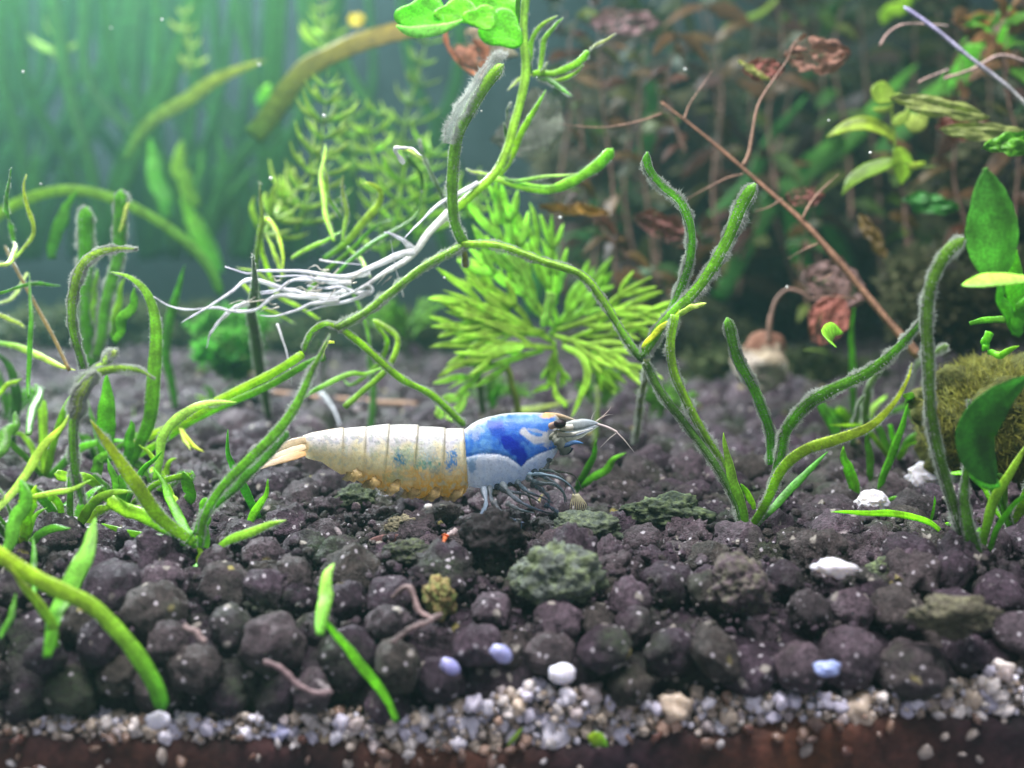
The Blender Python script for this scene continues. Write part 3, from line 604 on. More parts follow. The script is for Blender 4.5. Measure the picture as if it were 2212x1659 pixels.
leaf(ar, [(1455, 690), (1490, 665), (1528, 655)], 15, 10.2, 10.1, 'blade', (.4, .6, .2), (.8, .8, .75), .4)
leaf(ar, [(1392, 785), (1425, 850), (1475, 910), (1520, 970), (1562, 1030), (1590, 1085), (1606, 1142)], 22, 10.4, gD(1606, 1142), 'stem', (.07, .16, .04), (.03, .09, .03), .9, 1.4, .04, name='stem', n=40)
leaf(ar, [(1398, 775), (1388, 840), (1378, 900), (1370, 955)], 15, 10.6, 12.5, 'stem', (.20, .24, .14), (.12, .17, .09), 1, 1.4, .05, name='root', n=30, wav=.5)
leaf(ar, [(1458, 680), (1450, 740), (1456, 800), (1478, 860), (1510, 920), (1548, 985), (1580, 1050), (1600, 1110)], 24, 10.1, gD(1600, 1120), 'stem', (.30, .50, .08), (.03, .09, .025), .8, 1.8, .05, name='stem', n=44)
leaf(ar, [(728, 705), (780, 742), (830, 786), (872, 818), (925, 848), (965, 882), (1005, 918)], 18, 10.6, 11.2, 'stem', (.36, .60, .04), (.20, .40, .05), 1, 1.3, .035, name='stem', n=40)
leaf(ar, [(730, 706), (700, 700), (672, 720), (655, 760)], 15, 10.6, 10.9, 'stem', (.36, .60, .05), (.25, .50, .05), .8, .8, .03, n=20)
leaf(ar, [(1000, 530), (1004, 552), (1006, 578)], 15, 10.85, 11, 'stem', (.18, .22, .06), (.22, .14, .06), 1, .6, .03, name='stem', n=14)
leaf(ar, [(722, 740), (702, 742), (698, 775)], 9, 10.5, 10.6, 'blade', (.8, .8, .35), (.8, .85, .4), .5, name='shoot')
# --- long pale stem lying aslant to the left
sl = thing('runner_plant', 'yellow green runner with a pale leaf lying aslant low behind the left seedling cluster', 'plant', tuple(at(440, 905, 11.4)))
leaf(sl, [(652, 762), (577, 811), (478, 862), (390, 912), (318, 944), (270, 968)], 19, 11.0, 11.8, 'stem', (.36, .58, .05), (.50, .64, .08), .9, .25, .03, name='stem', n=36)
leaf(sl, [(700, 770), (649, 792), (580, 832), (512, 866), (403, 917), (321, 968), (262, 1003)], 15, 11.2, 12.0, 'stem', (.12, .34, .04), (.32, .56, .06), .8, .1, .03, name='stem', n=36)
leaf(sl, [(335, 1040), (342, 985), (352, 945), (378, 910), (427, 878), (475, 870), (514, 868)], 24, 10.4, 10.8, 'blade', (.14, .38, .04), (.62, .76, .50), .35, .3, .03)
leaf(sl, [(392, 925), (410, 955), (440, 978)], 11, 11.4, 11.3, 'blade', (.5, .6, .2), (.85, .85, .3), .6, name='shoot')
leaf(sl, [(390, 925), (398, 950), (412, 972)], 10, 11.4, 11.3, 'blade', (.6, .65, .4), (.7, .72, .6), .6, name='shoot')
leaf(sl, [(744, 880), (780, 850), (840, 790), (858, 740), (836, 712), (806, 690)], 13, 11.4, 11.8, 'stem', (.22, .40, .10), (.34, .52, .08), .8, .3, .03, name='stem')
leaf(sl, [(640, 862), (700, 830), (760, 805), (790, 808), (835, 790)], 15, 11.3, 11.6, 'blade', (.16, .42, .04), (.30, .56, .08), .5, .3, .03)
# --- white rooted stem through the middle
wr = thing('stem_plant', 'floating green stem with bright white roots trailing to the left', 'plant', tuple(at(1068, 382, 12.2)))
leaf(wr, [(1138, -30), (1132, 60), (1136, 150), (1126, 210), (1112, 262), (1098, 318), (1068, 376), (1020, 420), (968, 464)], 19, 12.0, 11.6, 'stem', (.22, .40, .14), (.36, .54, .10), .9, .2, .03, name='stem', n=60)
leaf(wr, [(972, 460), (930, 505), (892, 548), (840, 580), (790, 618), (740, 640), (690, 646)], 20, 11.6, 11.3, 'taper', (.80, .84, .74), WH, .9, name='root', m='root', n=40)
RT = [([(895, 545), (865, 545), (813, 572), (743, 596), (649, 589), (560, 584), (533, 589), (485, 574)], 11), ([(800, 590), (743, 599), (710, 604), (649, 596), (594, 596)], 9),
 ([(760, 612), (720, 608), (690, 604), (632, 605), (594, 626), (560, 633)], 10), ([(750, 628), (700, 640), (632, 627), (560, 630)], 10), ([(690, 646), (640, 634), (545, 604), (502, 630), (444, 664), (393, 698)], 10),
 ([(735, 650), (676, 652), (640, 667), (598, 683), (563, 679)], 8), ([(735, 644), (700, 640), (649, 640), (597, 640), (546, 668), (495, 673), (471, 666), (410, 668), (362, 657), (330, 640)], 9),
 ([(540, 655), (500, 670), (478, 688), (462, 710), (451, 726), (447, 750)], 9), ([(1029, 396), (988, 423), (947, 444), (906, 478), (871, 515)], 9), ([(899, 540), (865, 519), (827, 502)], 12), ([(790, 615), (803, 628), (780, 640), (720, 660), (660, 672)], 9),
 ([(690, 560), (740, 568), (780, 574)], 4), ([(870, 350), (852, 320), (890, 318), (912, 340)], 8), ([(870, 640), (860, 600), (850, 560), (842, 520)], 3), ([(600, 700), (620, 760), (632, 830)], 4), ([(800, 630), (770, 632), (735, 620), (700, 622), (664, 614)], 8)]
for i, (p, w_) in enumerate(RT):
    _seed[0] += 1; jit = [(x+rnd.uniform(-3, 3), y+rnd.uniform(-3, 3)) for x, y in p]
    leaf(wr, jit, w_*1.42, 11.4+.08*(i % 5), 11.1+.15*(i % 4), 'taper', (.82, .84, .84), (.84, .84, .96), .9, m='root', name='root', n=44, sides=8, wav=.35)
for i in range(26):
    x, y = rnd.uniform(540, 860), 0; y = 655-(x-540)*.25+rnd.uniform(-35, 25); a = rnd.uniform(2.4, 4.2); L_ = rnd.uniform(25, 80)
    leaf(wr, [(x, y), (x+math.cos(a)*L_*.4, y-math.sin(a)*L_*.25+4), (x+math.cos(a)*L_*.7+3, y-math.sin(a)*L_*.6), (x+math.cos(a)*L_, y-math.sin(a)*L_*.7+8)], rnd.uniform(2.5, 4.5), 11.2+rnd.uniform(-.2, .4), None, 'taper', (.62, .58, .48), (.74, .72, .66), .9, m='root', name='rootlet', n=16, sides=5, wav=.5)
N1 = (1072, 380)
for p, w_, c0, c1, kd in [([(1074, 384), (1102, 340), (1130, 285), (1154, 235), (1176, 195)], 17, GY, (.28, .60, .05), 'blade'), ([(1070, 384), (1110, 402), (1170, 406), (1230, 392), (1280, 365), (1308, 340), (1328, 320)], 25, (.30, .56, .08), (.20, .52, .06), 'stub'),
  ([(1072, 388), (1120, 392), (1165, 382), (1210, 380), (1250, 376)], 10, (.08, .30, .04), (.5, .7, .45), 'blade'), ([(1070, 372), (1094, 345), (1096, 300), (1090, 262)], 15, (.10, .25, .05), (.06, .16, .04), 'blade'), ([(1058, 378), (1028, 372), (1006, 366)], 8, (.4, .55, .2), (.6, .65, .5), 'blade'),
  ([(1096, 262), (1096, 238), (1104, 222)], 5, (.06, .16, .04), (.1, .16, .1), 'blade'), ([(1140, 165), (1148, 120), (1150, 85), (1172, 55), (1204, 34)], 12, (.22, .46, .06), (.45, .62, .2), 'blade'), ([(1164, 160), (1170, 120), (1178, 85), (1196, 55), (1218, 38)], 13, (.5, .66, .3), (.22, .5, .08), 'blade'),
  ([(1150, 160), (1190, 160), (1232, 145), (1262, 122), (1272, 110)], 18, (.30, .56, .05), (.22, .52, .06), 'stub'), ([(1160, 168), (1200, 174), (1240, 160), (1262, 138)], 10, (.30, .5, .08), (.3, .5, .1), 'blade'), ([(1160, 165), (1190, 178), (1236, 206)], 14, (.06, .2, .05), (.12, .36, .12), 'blade'),
  ([(1150, 160), (1122, 170), (1096, 196)], 9, (.4, .5, .2), (.3, .4, .2), 'blade'), ([(1166, 162), (1176, 148), (1182, 134)], 8, (.5, .6, .3), (.5, .6, .3), 'blade'), ([(1275, 108), (1290, 95), (1332, 74)], 9, (.3, .32, .26), (.28, .30, .26), 'blade'), ([(1150, 160), (1140, 125), (1128, 95), (1126, 60)], 9, (.05, .16, .03), (.06, .2, .04), 'blade')]:
    leaf(wr, p, w_, 12.1, 11.9, kd, c0, c1, .35, .15, .03, roll=0)
# dark hair-like leaves beside that stem
dk = thing('stem_plant', 'thin dark green leaf pair with a whitish tip behind the white roots', 'plant', tuple(at(960, 470, 12.6)))
leaf(dk, [(974, 468), (948, 410), (925, 360), (905, 300)], 12, 12.6, 12.4, 'taper', GD, (.05, .1, .04), .7, .5, .03); leaf(dk, [(880, 338), (905, 372), (912, 410), (900, 450), (860, 490)], 10, 12.7, 12.8, 'taper', (.03, .10, .03), GG, .7)
leaf(dk, [(852, 318), (880, 322), (905, 338), (915, 352)], 8, 12.5, 12.5, 'blade', (.8, .82, .78), (.4, .45, .38), .4)
# --- stems behind the roots with narrow curling leaves
hb = thing('stem_plant', 'tangle of narrow curling yellow green leaves behind the white roots', 'plant', tuple(at(700, 560, 12.8)))
for p, w_, c0, c1 in [([(560, 660), (552, 600), (556, 540), (566, 480), (562, 430), (562, 392)], 14, GM, (.4, .42, .3)), ([(600, 640), (576, 580), (562, 520), (570, 480), (582, 478), (600, 510), (612, 560), (606, 610)], 14, (.5, .66, .14), GY), ([(615, 600), (590, 540), (575, 500)], 11, (.5, .66, .2), (.7, .8, .5)),
  ([(700, 560), (740, 530), (780, 490), (812, 450), (822, 410), (800, 395), (782, 398)], 22, GM, (.5, .58, .16)), ([(720, 520), (706, 470), (700, 420), (694, 380), (700, 340), (702, 310)], 15, (.28, .52, .06), (.45, .66, .2)), ([(740, 470), (715, 440), (705, 400), (700, 350)], 11, GM, (.4, .5, .2)),
  ([(720, 600), (760, 560), (800, 530), (850, 500), (900, 462), (912, 410)], 12, (.08, .28, .04), (.05, .12, .04)), ([(660, 640), (700, 590), (760, 540), (800, 500), (850, 470)], 12, (.2, .4, .05), GM), ([(630, 560), (660, 540), (700, 520), (742, 500)], 14, (.3, .5, .1), (.3, .6, .1)),
  ([(690, 690), (640, 660), (600, 640), (560, 590), (510, 578)], 10, (.4, .6, .1), (.6, .7, .4)), ([(800, 760), (790, 700), (770, 650), (740, 600)], 10, (.1, .3, .05), (.2, .4, .1)), ([(740, 520), (748, 470), (742, 410), (740, 380)], 13, (.3, .5, .2), (.3, .32, .26)), ([(745, 530), (780, 560), (800, 600)], 10, (.2, .42, .06), (.4, .6, .1)),
  ([(520, 610), (540, 630), (560, 660), (600, 680), (640, 700)], 10, (.5, .6, .1), (.3, .5, .1)), ([(812, 700), (836, 740), (812, 790), (760, 830), (734, 812)], 13, (.4, .6, .12), GM)]:
    leaf(hb, p, w_, 12.5+rnd.uniform(-.5, .8), 12.6+rnd.uniform(-.5, .8), 'blade', c0, c1, .35, .12, .03, n=34, sides=8)
# --- feathery whorled stems behind
def whorl_stem(pts, D, n_nodes, ll, lw, c0, c1, label, k=6, group=None, up=.6, d1=None, m='soft'):
    q = exp_pts(pts, D, d1); P = crom(np.array(P3(q)), 60); T = np.gradient(P, axis=0); T /= np.linalg.norm(T, axis=1)[:, None]
    t = thing('feathery_stem_plant', label, 'plant', tuple(P[0]), group); r = random.Random(int(pts[0][0]*7+pts[0][1]))
    mb = MB(); sweep(mb, [tuple(a) for a in P[::6]], cm(10, D), 'taper', 1, UP, c0, c1, 8, 40); mb.build('stem', M[m], t)
    for i in range(n_nodes):
        f = (i+.5)/n_nodes; idx = int(f*59); p = P[idx]; tt = T[idx]; mb = MB()
        a = np.cross(tt, (0, 1, 0.1)); a /= np.linalg.norm(a); b = np.cross(tt, a); s = (1-.4*f)*(.6+.6*r.random()); L = cm(ll, D)*s
        for j in range(k):
            th = 6.283*j/k+r.uniform(-.5, .5)+i; L = cm(ll, D)*s*r.uniform(.7, 1.4); rad = a*math.cos(th)+b*math.sin(th)
            e = [p, p+rad*L*.35+tt*L*.25*up, p+rad*L*.7+tt*L*.6*up, p+rad*L*.9+tt*L*1.15*up+np.array((0, 0, -L*.1*r.random()))]
            g = r.uniform(.75, 1.3); sweep(mb, [tuple(x) for x in e], cm(lw, D)*s, 'blade', .25, tuple(np.cross(tt, rad)+np.array((0, -.6, .3))), tuple(np.array(c0)*g), tuple(np.array(c1)*g), 6, 12, .1, r.uniform(-.6, .6), i*9+j)
        mb.build('leaf_whorl', M[m], t)
    return t
LG = (.17, .34, .12); LG2 = (.42, .52, .26)
whorl_stem([(640, 500), (665, 420), (690, 330), (700, 250), (708, 165)], 15.5, 9, 88, 15, LG, LG2, 'pale feathery stem whose tip rises above the curling leaves', 7)
whorl_stem([(560, 520), (610, 450), (660, 380), (700, 320)], 15, 6, 70, 16, (.20, .36, .12), LG2, 'feathery stem leaning in from the dim blades to the curling leaves', 6)
whorl_stem([(830, 560), (822, 450), (810, 350), (800, 270), (820, 225)], 17, 8, 66, 14, (.16, .36, .10), (.42, .56, .18), 'bushy feathery stem with a tan neck behind the curling leaves', 7)
whorl_stem([(860, 420), (868, 330), (880, 240), (905, 160), (925, 60), (930, -20)], 19, 10, 62, 12, (.13, .26, .12), (.30, .40, .22), 'tall thin feathery stem below the pale lobed leaf', 6)
whorl_stem([(900, 520), (915, 440), (925, 360), (940, 320)], 17, 6, 80, 13, (.16, .38, .08), (.38, .56, .14), 'low feathery tuft just left of the arching leaf', 8)
whorl_stem([(850, 500), (870, 400), (880, 330)], 16, 4, 90, 13, (.16, .38, .08), (.38, .56, .14), 'broad feathery tuft among the curling leaves', 8)
whorl_stem([(405, 160), (412, 110), (402, 60), (398, 10)], 25, 4, 40, 15, (.26, .42, .2), (.55, .65, .3), 'far pale sprig hanging above the dim blades', 4)
whorl_stem([(120, 130), (118, 80), (115, 30)], 28, 3, 44, 15, (.26, .42, .2), (.4, .55, .3), 'faint far sprig in the hazy corner', 3)
whorl_stem([(1000, 470), (1030, 440), (1060, 400)], 17, 4, 60, 13, (.16, .38, .08), (.38, .56, .14), 'small feathery tuft right behind the stem node', 6)
whorl_stem([(760, 380), (770, 300), (745, 210)], 20, 5, 60, 12, (.16, .34, .10), (.34, .5, .18), 'dim feathery stem between two paler ones', 6)
whorl_stem([(700, 120), (705, 60), (690, -20)], 22, 5, 56, 14, (.2, .36, .16), (.42, .54, .2), 'small feathery stem at the upper edge above the orange blade', 5)
# --- the bright dissected plant in the middle
def frond(t, pts, D, w, lobes, c0, c1, d1=None, seed=0, nrm=UP, spread=.42, wl=None):
    P = crom(np.array(P3(exp_pts([(pts[0][0]+math.sin(seed*2.3)*14, pts[0][1]+math.cos(seed*3.1)*12)]+list(pts[1:]), D, d1))), 40); T = np.gradient(P, axis=0); T /= np.linalg.norm(T, axis=1)[:, None]
    n_ = np.array(nrm, float); n_ /= np.linalg.norm(n_); mb = MB(); r = random.Random(seed)
    Lw = cm(w, D); tot = np.linalg.norm(P[-1]-P[0])
    sweep(mb, [tuple(a) for a in P[::4]], Lw*.85, 'blade', .07, nrm, c0, c1, 8, 26, .1)
    lobes = max(5, int(lobes*.85))
    for i in range(lobes):
        f = .2+.66*i/lobes; idx = int(f*39); p = P[idx]; tt = T[idx]; sd = 1 if i % 2 else -1
        s = np.cross(n_, tt)*sd; s /= np.linalg.norm(s); L = tot*(.56-.34*f)*r.uniform(.8, 1.15)*(wl or 1)
        e = [p, p+(s*spread+tt*.8)*L*.4, p+(s*spread*.9+tt)*L*.75+n_*L*r.uniform(-.06, .06), p+(s*spread*.8+tt*1.05)*L+n_*L*r.uniform(-.2, .2)]
        g = r.uniform(.7, 1.25); sweep(mb, [tuple(x) for x in e], Lw*r.uniform(.72, .95), 'blade', .06, nrm, tuple(np.array(c0)*g), tuple(np.array(c1)*g), 10, 20, .04, 0, seed*7+i)
        if L > tot*.40:
            for h_ in (1, -1):
                q0 = p+(s*spread+tt*.9)*L*.5; s2 = s*(.6 if h_ > 0 else -.1)+tt*(.5 if h_ > 0 else 1)
                sweep(mb, [tuple(q0), tuple(q0+s2*L*.26), tuple(q0+(s2+tt*.2)*L*.55)], Lw*r.uniform(.6, .8), 'blade', .07, nrm, c0, c1, 6, 10, .1, 0, i)
    return mb.build('frond', M['soft'], t)
fc = thing('fern_plant', 'bright green plant with deeply cut feathery fronds behind the head of the shrimp', 'plant', tuple(at(1195, 735, 13.6)))
F0 = (.24, .42, .08); F1 = (.44, .66, .18)
for i, (p, w_, lb, D, d1, c0, c1) in enumerate([
  ([(1195, 720), (1150, 660), (1100, 560), (1065, 470), (1040, 405)], 26, 9, 13.6, 13.2, (.30, .58, .16), (.42, .70, .26)), ([(1190, 725), (1110, 690), (1030, 655), (935, 618)], 22, 8, 13.4, 12.9, F0, F1), ([(1190, 730), (1110, 710), (1020, 690), (940, 664)], 24, 3, 13.3, 12.9, F0, F1),
  ([(1185, 740), (1100, 745), (1010, 762), (945, 800)], 20, 8, 13.2, 12.8, F0, F1), ([(1185, 735), (1110, 720), (1020, 720), (960, 740)], 18, 7, 13.8, 13.6, (.2, .44, .05), F0), ([(1180, 745), (1110, 775), (1040, 800), (950, 850)], 20, 6, 13.4, 13, (.3, .6, .12), (.6, .8, .45)),
  ([(1195, 715), (1190, 650), (1180, 590), (1150, 520), (1135, 440)], 22, 8, 13.9, 13.8, (.24, .5, .1), (.36, .64, .18)), ([(1200, 715), (1240, 660), (1270, 610), (1290, 560)], 24, 6, 14.2, 14.4, (.18, .42, .05), (.22, .48, .06)), ([(1200, 725), (1280, 690), (1350, 668), (1430, 672), (1490, 705)], 20, 8, 13.5, 13.4, F0, F1),
  ([(1205, 730), (1280, 715), (1340, 700), (1390, 712), (1440, 730)], 16, 7, 13.7, 13.6, F0, F1), ([(1210, 735), (1280, 750), (1340, 775), (1400, 830)], 20, 8, 13.3, 13.1, F0, F1), ([(1205, 738), (1270, 770), (1310, 810), (1340, 850)], 18, 6, 13.6, 13.5, (.2, .46, .05), F0),
  ([(1195, 745), (1200, 790), (1190, 830), (1150, 850)], 16, 5, 13.8, 13.8, F0, (.3, .6, .1)), ([(1120, 700), (1080, 640), (1020, 600), (985, 560)], 18, 6, 13.9, 13.8, F0, F1), ([(1165, 690), (1120, 610), (1090, 560), (1050, 520)], 24, 6, 13.8, 13.6, F0, F1)]):
    frond(fc, p, D, w_, lb, c0, c1, d1, i+3, nrm=(rnd.uniform(-.3, .3), -1, rnd.uniform(0, .5)))
leaf(fc, [(1215, 745), (1250, 765), (1268, 800), (1255, 860), (1232, 905)], 20, 13.2, 12.9, 'blade', (.4, .66, .2), F1, .2, m='soft'); leaf(fc, [(1222, 880), (1200, 850), (1195, 825)], 16, 13.1, 13.2, 'blade', F1, (.4, .68, .14), .2, m='soft')
leaf(fc, [(1178, 705), (1182, 672), (1192, 630)], 24, 13.2, 13.1, 'stub', (.4, .7, .3), (.55, .8, .5), .2, m='soft'); leaf(fc, [(1195, 660), (1208, 610), (1222, 570)], 22, 14, 14, 'stub', (.2, .5, .12), (.40, .72, .36), .2, m='soft')
leaf(fc, [(1130, 745), (1080, 755), (1040, 770)], 26, 13.0, 12.8, 'blade', (.3, .6, .12), F1, .2, m='soft'); leaf(fc, [(1090, 780), (1110, 840), (1120, 900)], 14, 13.8, 13.8, 'stem', (.2, .26, .1), (.14, .18, .08), .9, m='soft', name='stem')
for p in ([(1000, 850), (960, 870), (945, 905)], [(1010, 845), (990, 880), (972, 908)]): leaf(fc, p, 24, 13.1, 13, 'stub', (.5, .76, .4), (.6, .82, .5), .2, m='soft')
# dim lower greens behind the fern
for i, (x, y, D, lb) in enumerate([(1300, 860, 17, 'dim green cut leaved tuft low behind the fern'), (1420, 870, 16, 'dim green cut leaved tuft at the foot of the second node'), (1060, 850, 18, 'dim grey green tuft under the left fronds'), (880, 700, 19, 'dark green tuft in the gap below the fuzzy arch')]):
    t = thing('fern_plant', lb, 'plant', tuple(at(x, y+20, D)))
    for k in range(7):
        a = rnd.uniform(-1.3, 1.3); L = rnd.uniform(50, 110); frond(t, [(x, y+20), (x+math.sin(a)*L*.5, y+10-math.cos(a)*L*.5), (x+math.sin(a)*L, y+20-math.cos(a)*L*.9)], D, 10, 5, (.08, .24, .05), (.16, .36, .08), D+rnd.uniform(-.5, .5), 60+i*9+k)

# --- ribbon blades far back in the haze
def blades(label, D, items, loc=None, group=None, name='ribbon_grass', cat='water grass'):
    x, y = loc or items[0][0][0]; t = thing(name, label, cat, tuple(at(x, y, D)), group)
    for it in items:
        p, w_, c0, c1 = it[:4]; dd = it[4] if len(it) > 4 else 0
        leaf(t, p, w_, D+dd, D+dd, it[5] if len(it) > 5 else 'blade', c0, c1, .08, n=34, roll=rnd.uniform(-.35, .35), wav=.08, m='soft')
    return t
blades('long light green blade slanting up to a yellowish tip in the hazy water', 22, [([(270, 345), (330, 262), (420, 200), (500, 155), (578, 130)], 34, (.07, .20, .07), (.32, .36, .08))])
blades('orange tinged arching blade ending beside the lobed leaf', 19, [([(545, 300), (590, 230), (660, 150), (740, 100), (820, 74), (900, 58)], 46, (.07, .15, .04), (.26, .17, .03), 0, 'stem')])
blades('pair of short upright blades glowing green in the haze', 24, [([(418, 440), (398, 400), (388, 350), (385, 296)], 40, (.14, .32, .05), (.24, .44, .07)), ([(365, 470), (345, 400), (328, 350), (322, 300)], 42, (.08, .30, .08), (.15, .42, .12)), ([(470, 590), (440, 520), (415, 470), (388, 425)], 48, (.08, .34, .06), (.22, .5, .08)), ([(420, 400), (436, 360), (438, 320)], 14, (.1, .3, .1), (.1, .3, .1))])
blades('low arching blade that crosses behind the fuzzy stubs', 17, [([(-30, 480), (30, 438), (100, 416), (170, 414), (240, 430), (330, 470), (400, 520), (455, 580), (480, 640)], 22, (.22, .38, .06), (.05, .18, .05), 0, 'stem')])
blades('narrow dark blade leaning beside the fuzzy stubs', 15, [([(112, 560), (120, 510), (142, 455), (166, 412)], 30, (.05, .20, .04), (.10, .30, .05))])
blades('short bright blade tip beside the orange tinged blade', 26, [([(556, 225), (570, 205), (583, 178)], 24, (.1, .4, .06), (.3, .62, .08))])
rb = random.Random(5)
for i, (xs_, D, g) in enumerate([((0, 60, 140, 200, 260, 320, 380, 440), 27, 'loose stand of thin dim blades behind the long light blade'), ((480, 540, 580, 640, 700, 760), 28, 'loose stand of thin dim blades behind the orange tinged blade'), ((20, 90, 160, 230, 300, 370, 450, 520), 34, 'faint dense thin blades deep in the haze'),((30, 80, 120, 175), 33, 'faint wide blades in the far hazy corner'), ((215, 245, 300), 31, 'faint tall blades rising past the long light blade'), ((400, 470, 520, 560), 33, 'faint crossing blades above the glowing pair'), ((600, 650, 730), 30, 'faint dark blades behind the feathery stems'), ((-30, 10, 330, 440), 36, 'faintest blades against the back panel'), ((800, 900, 980), 34, 'dim blades behind the lobed leaf')]):
    it = []
    for x in xs_:
        lean = rb.uniform(-260, 200); bx = x+rb.uniform(-20, 60)+lean
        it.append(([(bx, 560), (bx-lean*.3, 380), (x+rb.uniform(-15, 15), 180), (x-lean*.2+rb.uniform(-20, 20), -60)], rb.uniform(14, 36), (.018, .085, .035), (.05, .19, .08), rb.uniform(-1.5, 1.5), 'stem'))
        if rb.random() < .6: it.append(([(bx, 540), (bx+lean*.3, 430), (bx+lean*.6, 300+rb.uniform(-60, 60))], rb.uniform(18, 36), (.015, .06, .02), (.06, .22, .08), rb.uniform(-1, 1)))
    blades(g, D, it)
blades('bundle of green blades leaning behind the small pale leaves', 24, [([(1560, 640), (1640, 470), (1760, 350), (1880, 250), (1990, 140)], 62, (.02, .12, .03), (.10, .34, .06)), ([(1900, 330), (1990, 240), (2080, 160), (2170, 60)], 56, (.03, .16, .04), (.16, .46, .06)), ([(1740, 600), (1720, 450), (1740, 330)], 60, (.02, .12, .04), (.04, .2, .07)), ([(1500, 520), (1600, 420), (1660, 300), (1740, 200)], 34, (.03, .14, .03), (.04, .2, .06)), ([(2050, 190), (2110, 110), (2190, 65)], 64, (.1, .4, .06), (.16, .5, .06), -2, 'stub'), ([(1900, 40), (1930, 20), (1990, -30)], 34, (.3, .5, .06), (.3, .5, .06), 0, 'stub'), ([(1560, 60), (1640, 30), (1700, -20)], 14, (.2, .36, .1), (.3, .4, .1), 1)], (1700, 640))
blades('dark green blades deep behind the brown branch', 28, [([(1300, 700), (1330, 500), (1400, 300), (1380, 60)], 50, (.02, .10, .03), (.04, .18, .06)), ([(1150, 680), (1190, 560), (1270, 480), (1330, 330)], 60, (.03, .16, .05), (.03, .14, .05)), ([(2000, 700), (2040, 500), (2100, 350)], 60, (.02, .10, .03), (.03, .14, .04)), ([(1850, 640), (1800, 500), (1700, 400)], 46, (.02, .11, .03), (.03, .16, .05))], (1300, 700))
# --- lobed bright leaves at the top
hy = thing('lobed_leaf_plant', 'bright green clover like lobed leaves hanging at the top edge', 'plant', tuple(at(1000, 40, 9.2)))
def lobed(t, cx, cy, R, D, a0, col, tilt=(0, -1, .25), lobes=3, label=None, m='leaf', asp=.8):
    n = np.array(tilt, float); n /= np.linalg.norm(n); u = np.cross(n, (0, 0, 1)); u /= np.linalg.norm(u); v = np.cross(u, n)
    c = np.array(at(cx, cy, D)); r = cm(R, D); V = []; NA_ = 64; NR = 7
    for s_ in (1, -1):
        for i in range(NR+1):
            for j in range(NA_):
                a = 6.283*j/NA_; rr = (.84+.16*math.cos(lobes*a+a0))*(1+.03*math.sin(a*5+a0))*r*i/NR
                wob = .05*r*math.sin(2*a+a0)*(i/NR)**2+.10*r*(i/NR)**2
                V.append(c+u*rr*math.cos(a)+v*rr*asp*math.sin(a)+n*(wob+s_*.010*(1-(i/NR)**4)+.0015*s_))
    F = []; B = (NR+1)*NA_
    for s_ in (0, 1):
        for i in range(NR):
            for j in range(NA_):
                q = (s_*B+i*NA_+j, s_*B+i*NA_+(j+1) % NA_, s_*B+(i+1)*NA_+(j+1) % NA_, s_*B+(i+1)*NA_+j); F.append(q if s_ == 0 else q[::-1])
    for j in range(NA_): F.append((NR*NA_+j, NR*NA_+(j+1) % NA_, B+NR*NA_+(j+1) % NA_, B+NR*NA_+j))
    mb = MB(); mb.add(V, F, col); o = mb.build('leaf', M[m], t)
    if label: o['label'] = label
    return o
lobed(hy, 915, 36, 62, 9.2, .5, (.14, .55, .04)); lobed(hy, 992, 28, 56, 9.2, 1.2, (.20, .60, .05), asp=.6); lobed(hy, 1072, 8, 64, 9.3, .2, (.18, .58, .04)); lobed(hy, 1085, 66, 52, 9.1, .9, (.14, .52, .03), asp=1.0); lobed(hy, 1040, 40, 40, 9.0, 0, (.2, .6, .06))
leaf(hy, [(856, 56), (890, 68), (940, 66), (985, 50), (1004, 40)], 26, 9.0, 9.0, 'oval', (.32, .72, .42), (.36, .74, .40), .15, roll=0); leaf(hy, [(1118, -40), (1120, 20), (1112, 60)], 10, 9.2, 9.2, 'stem', GM, GM, .8, name='stem')
# holed red leaf behind
rl = thing('decaying_leaf', 'large reddish leaf eaten to its rim behind the lobed leaves', 'leaf', tuple(at(1010, 100, 14)))
leaf(rl, [(962, 50), (962, 90), (985, 130), (1020, 158), (1052, 172)], 9, 14, 14, 'stem', (.36, .12, .05), (.40, .16, .06), .5, m='twig', name='rim', wav=.6)
leaf(rl, [(1020, 85), (1045, 105), (1050, 125), (1046, 160)], 20, 14, 14, 'oval', (.34, .12, .05), (.36, .14, .06), .15, m='decay', name='blade', wav=.6); leaf(rl, [(975, 100), (1015, 120), (1050, 162)], 46, 14.02, 14, 'oval', (.30, .12, .06), (.34, .14, .06), .08, m='decay', name='blade', wav=.6); leaf(rl, [(1005, 65), (1050, 95), (1120, 120)], 60, 14.1, 14.1, 'oval', (.26, .20, .12), (.20, .2, .12), .05, m='decay', name='blade', wav=.5)
leaf(rl, [(1160, 190), (1150, 280), (1060, 300)], 120, 14.6, 14.6, 'oval', (.12, .14, .10), (.10, .12, .09), .05, m='decay', name='blade', wav=.4)
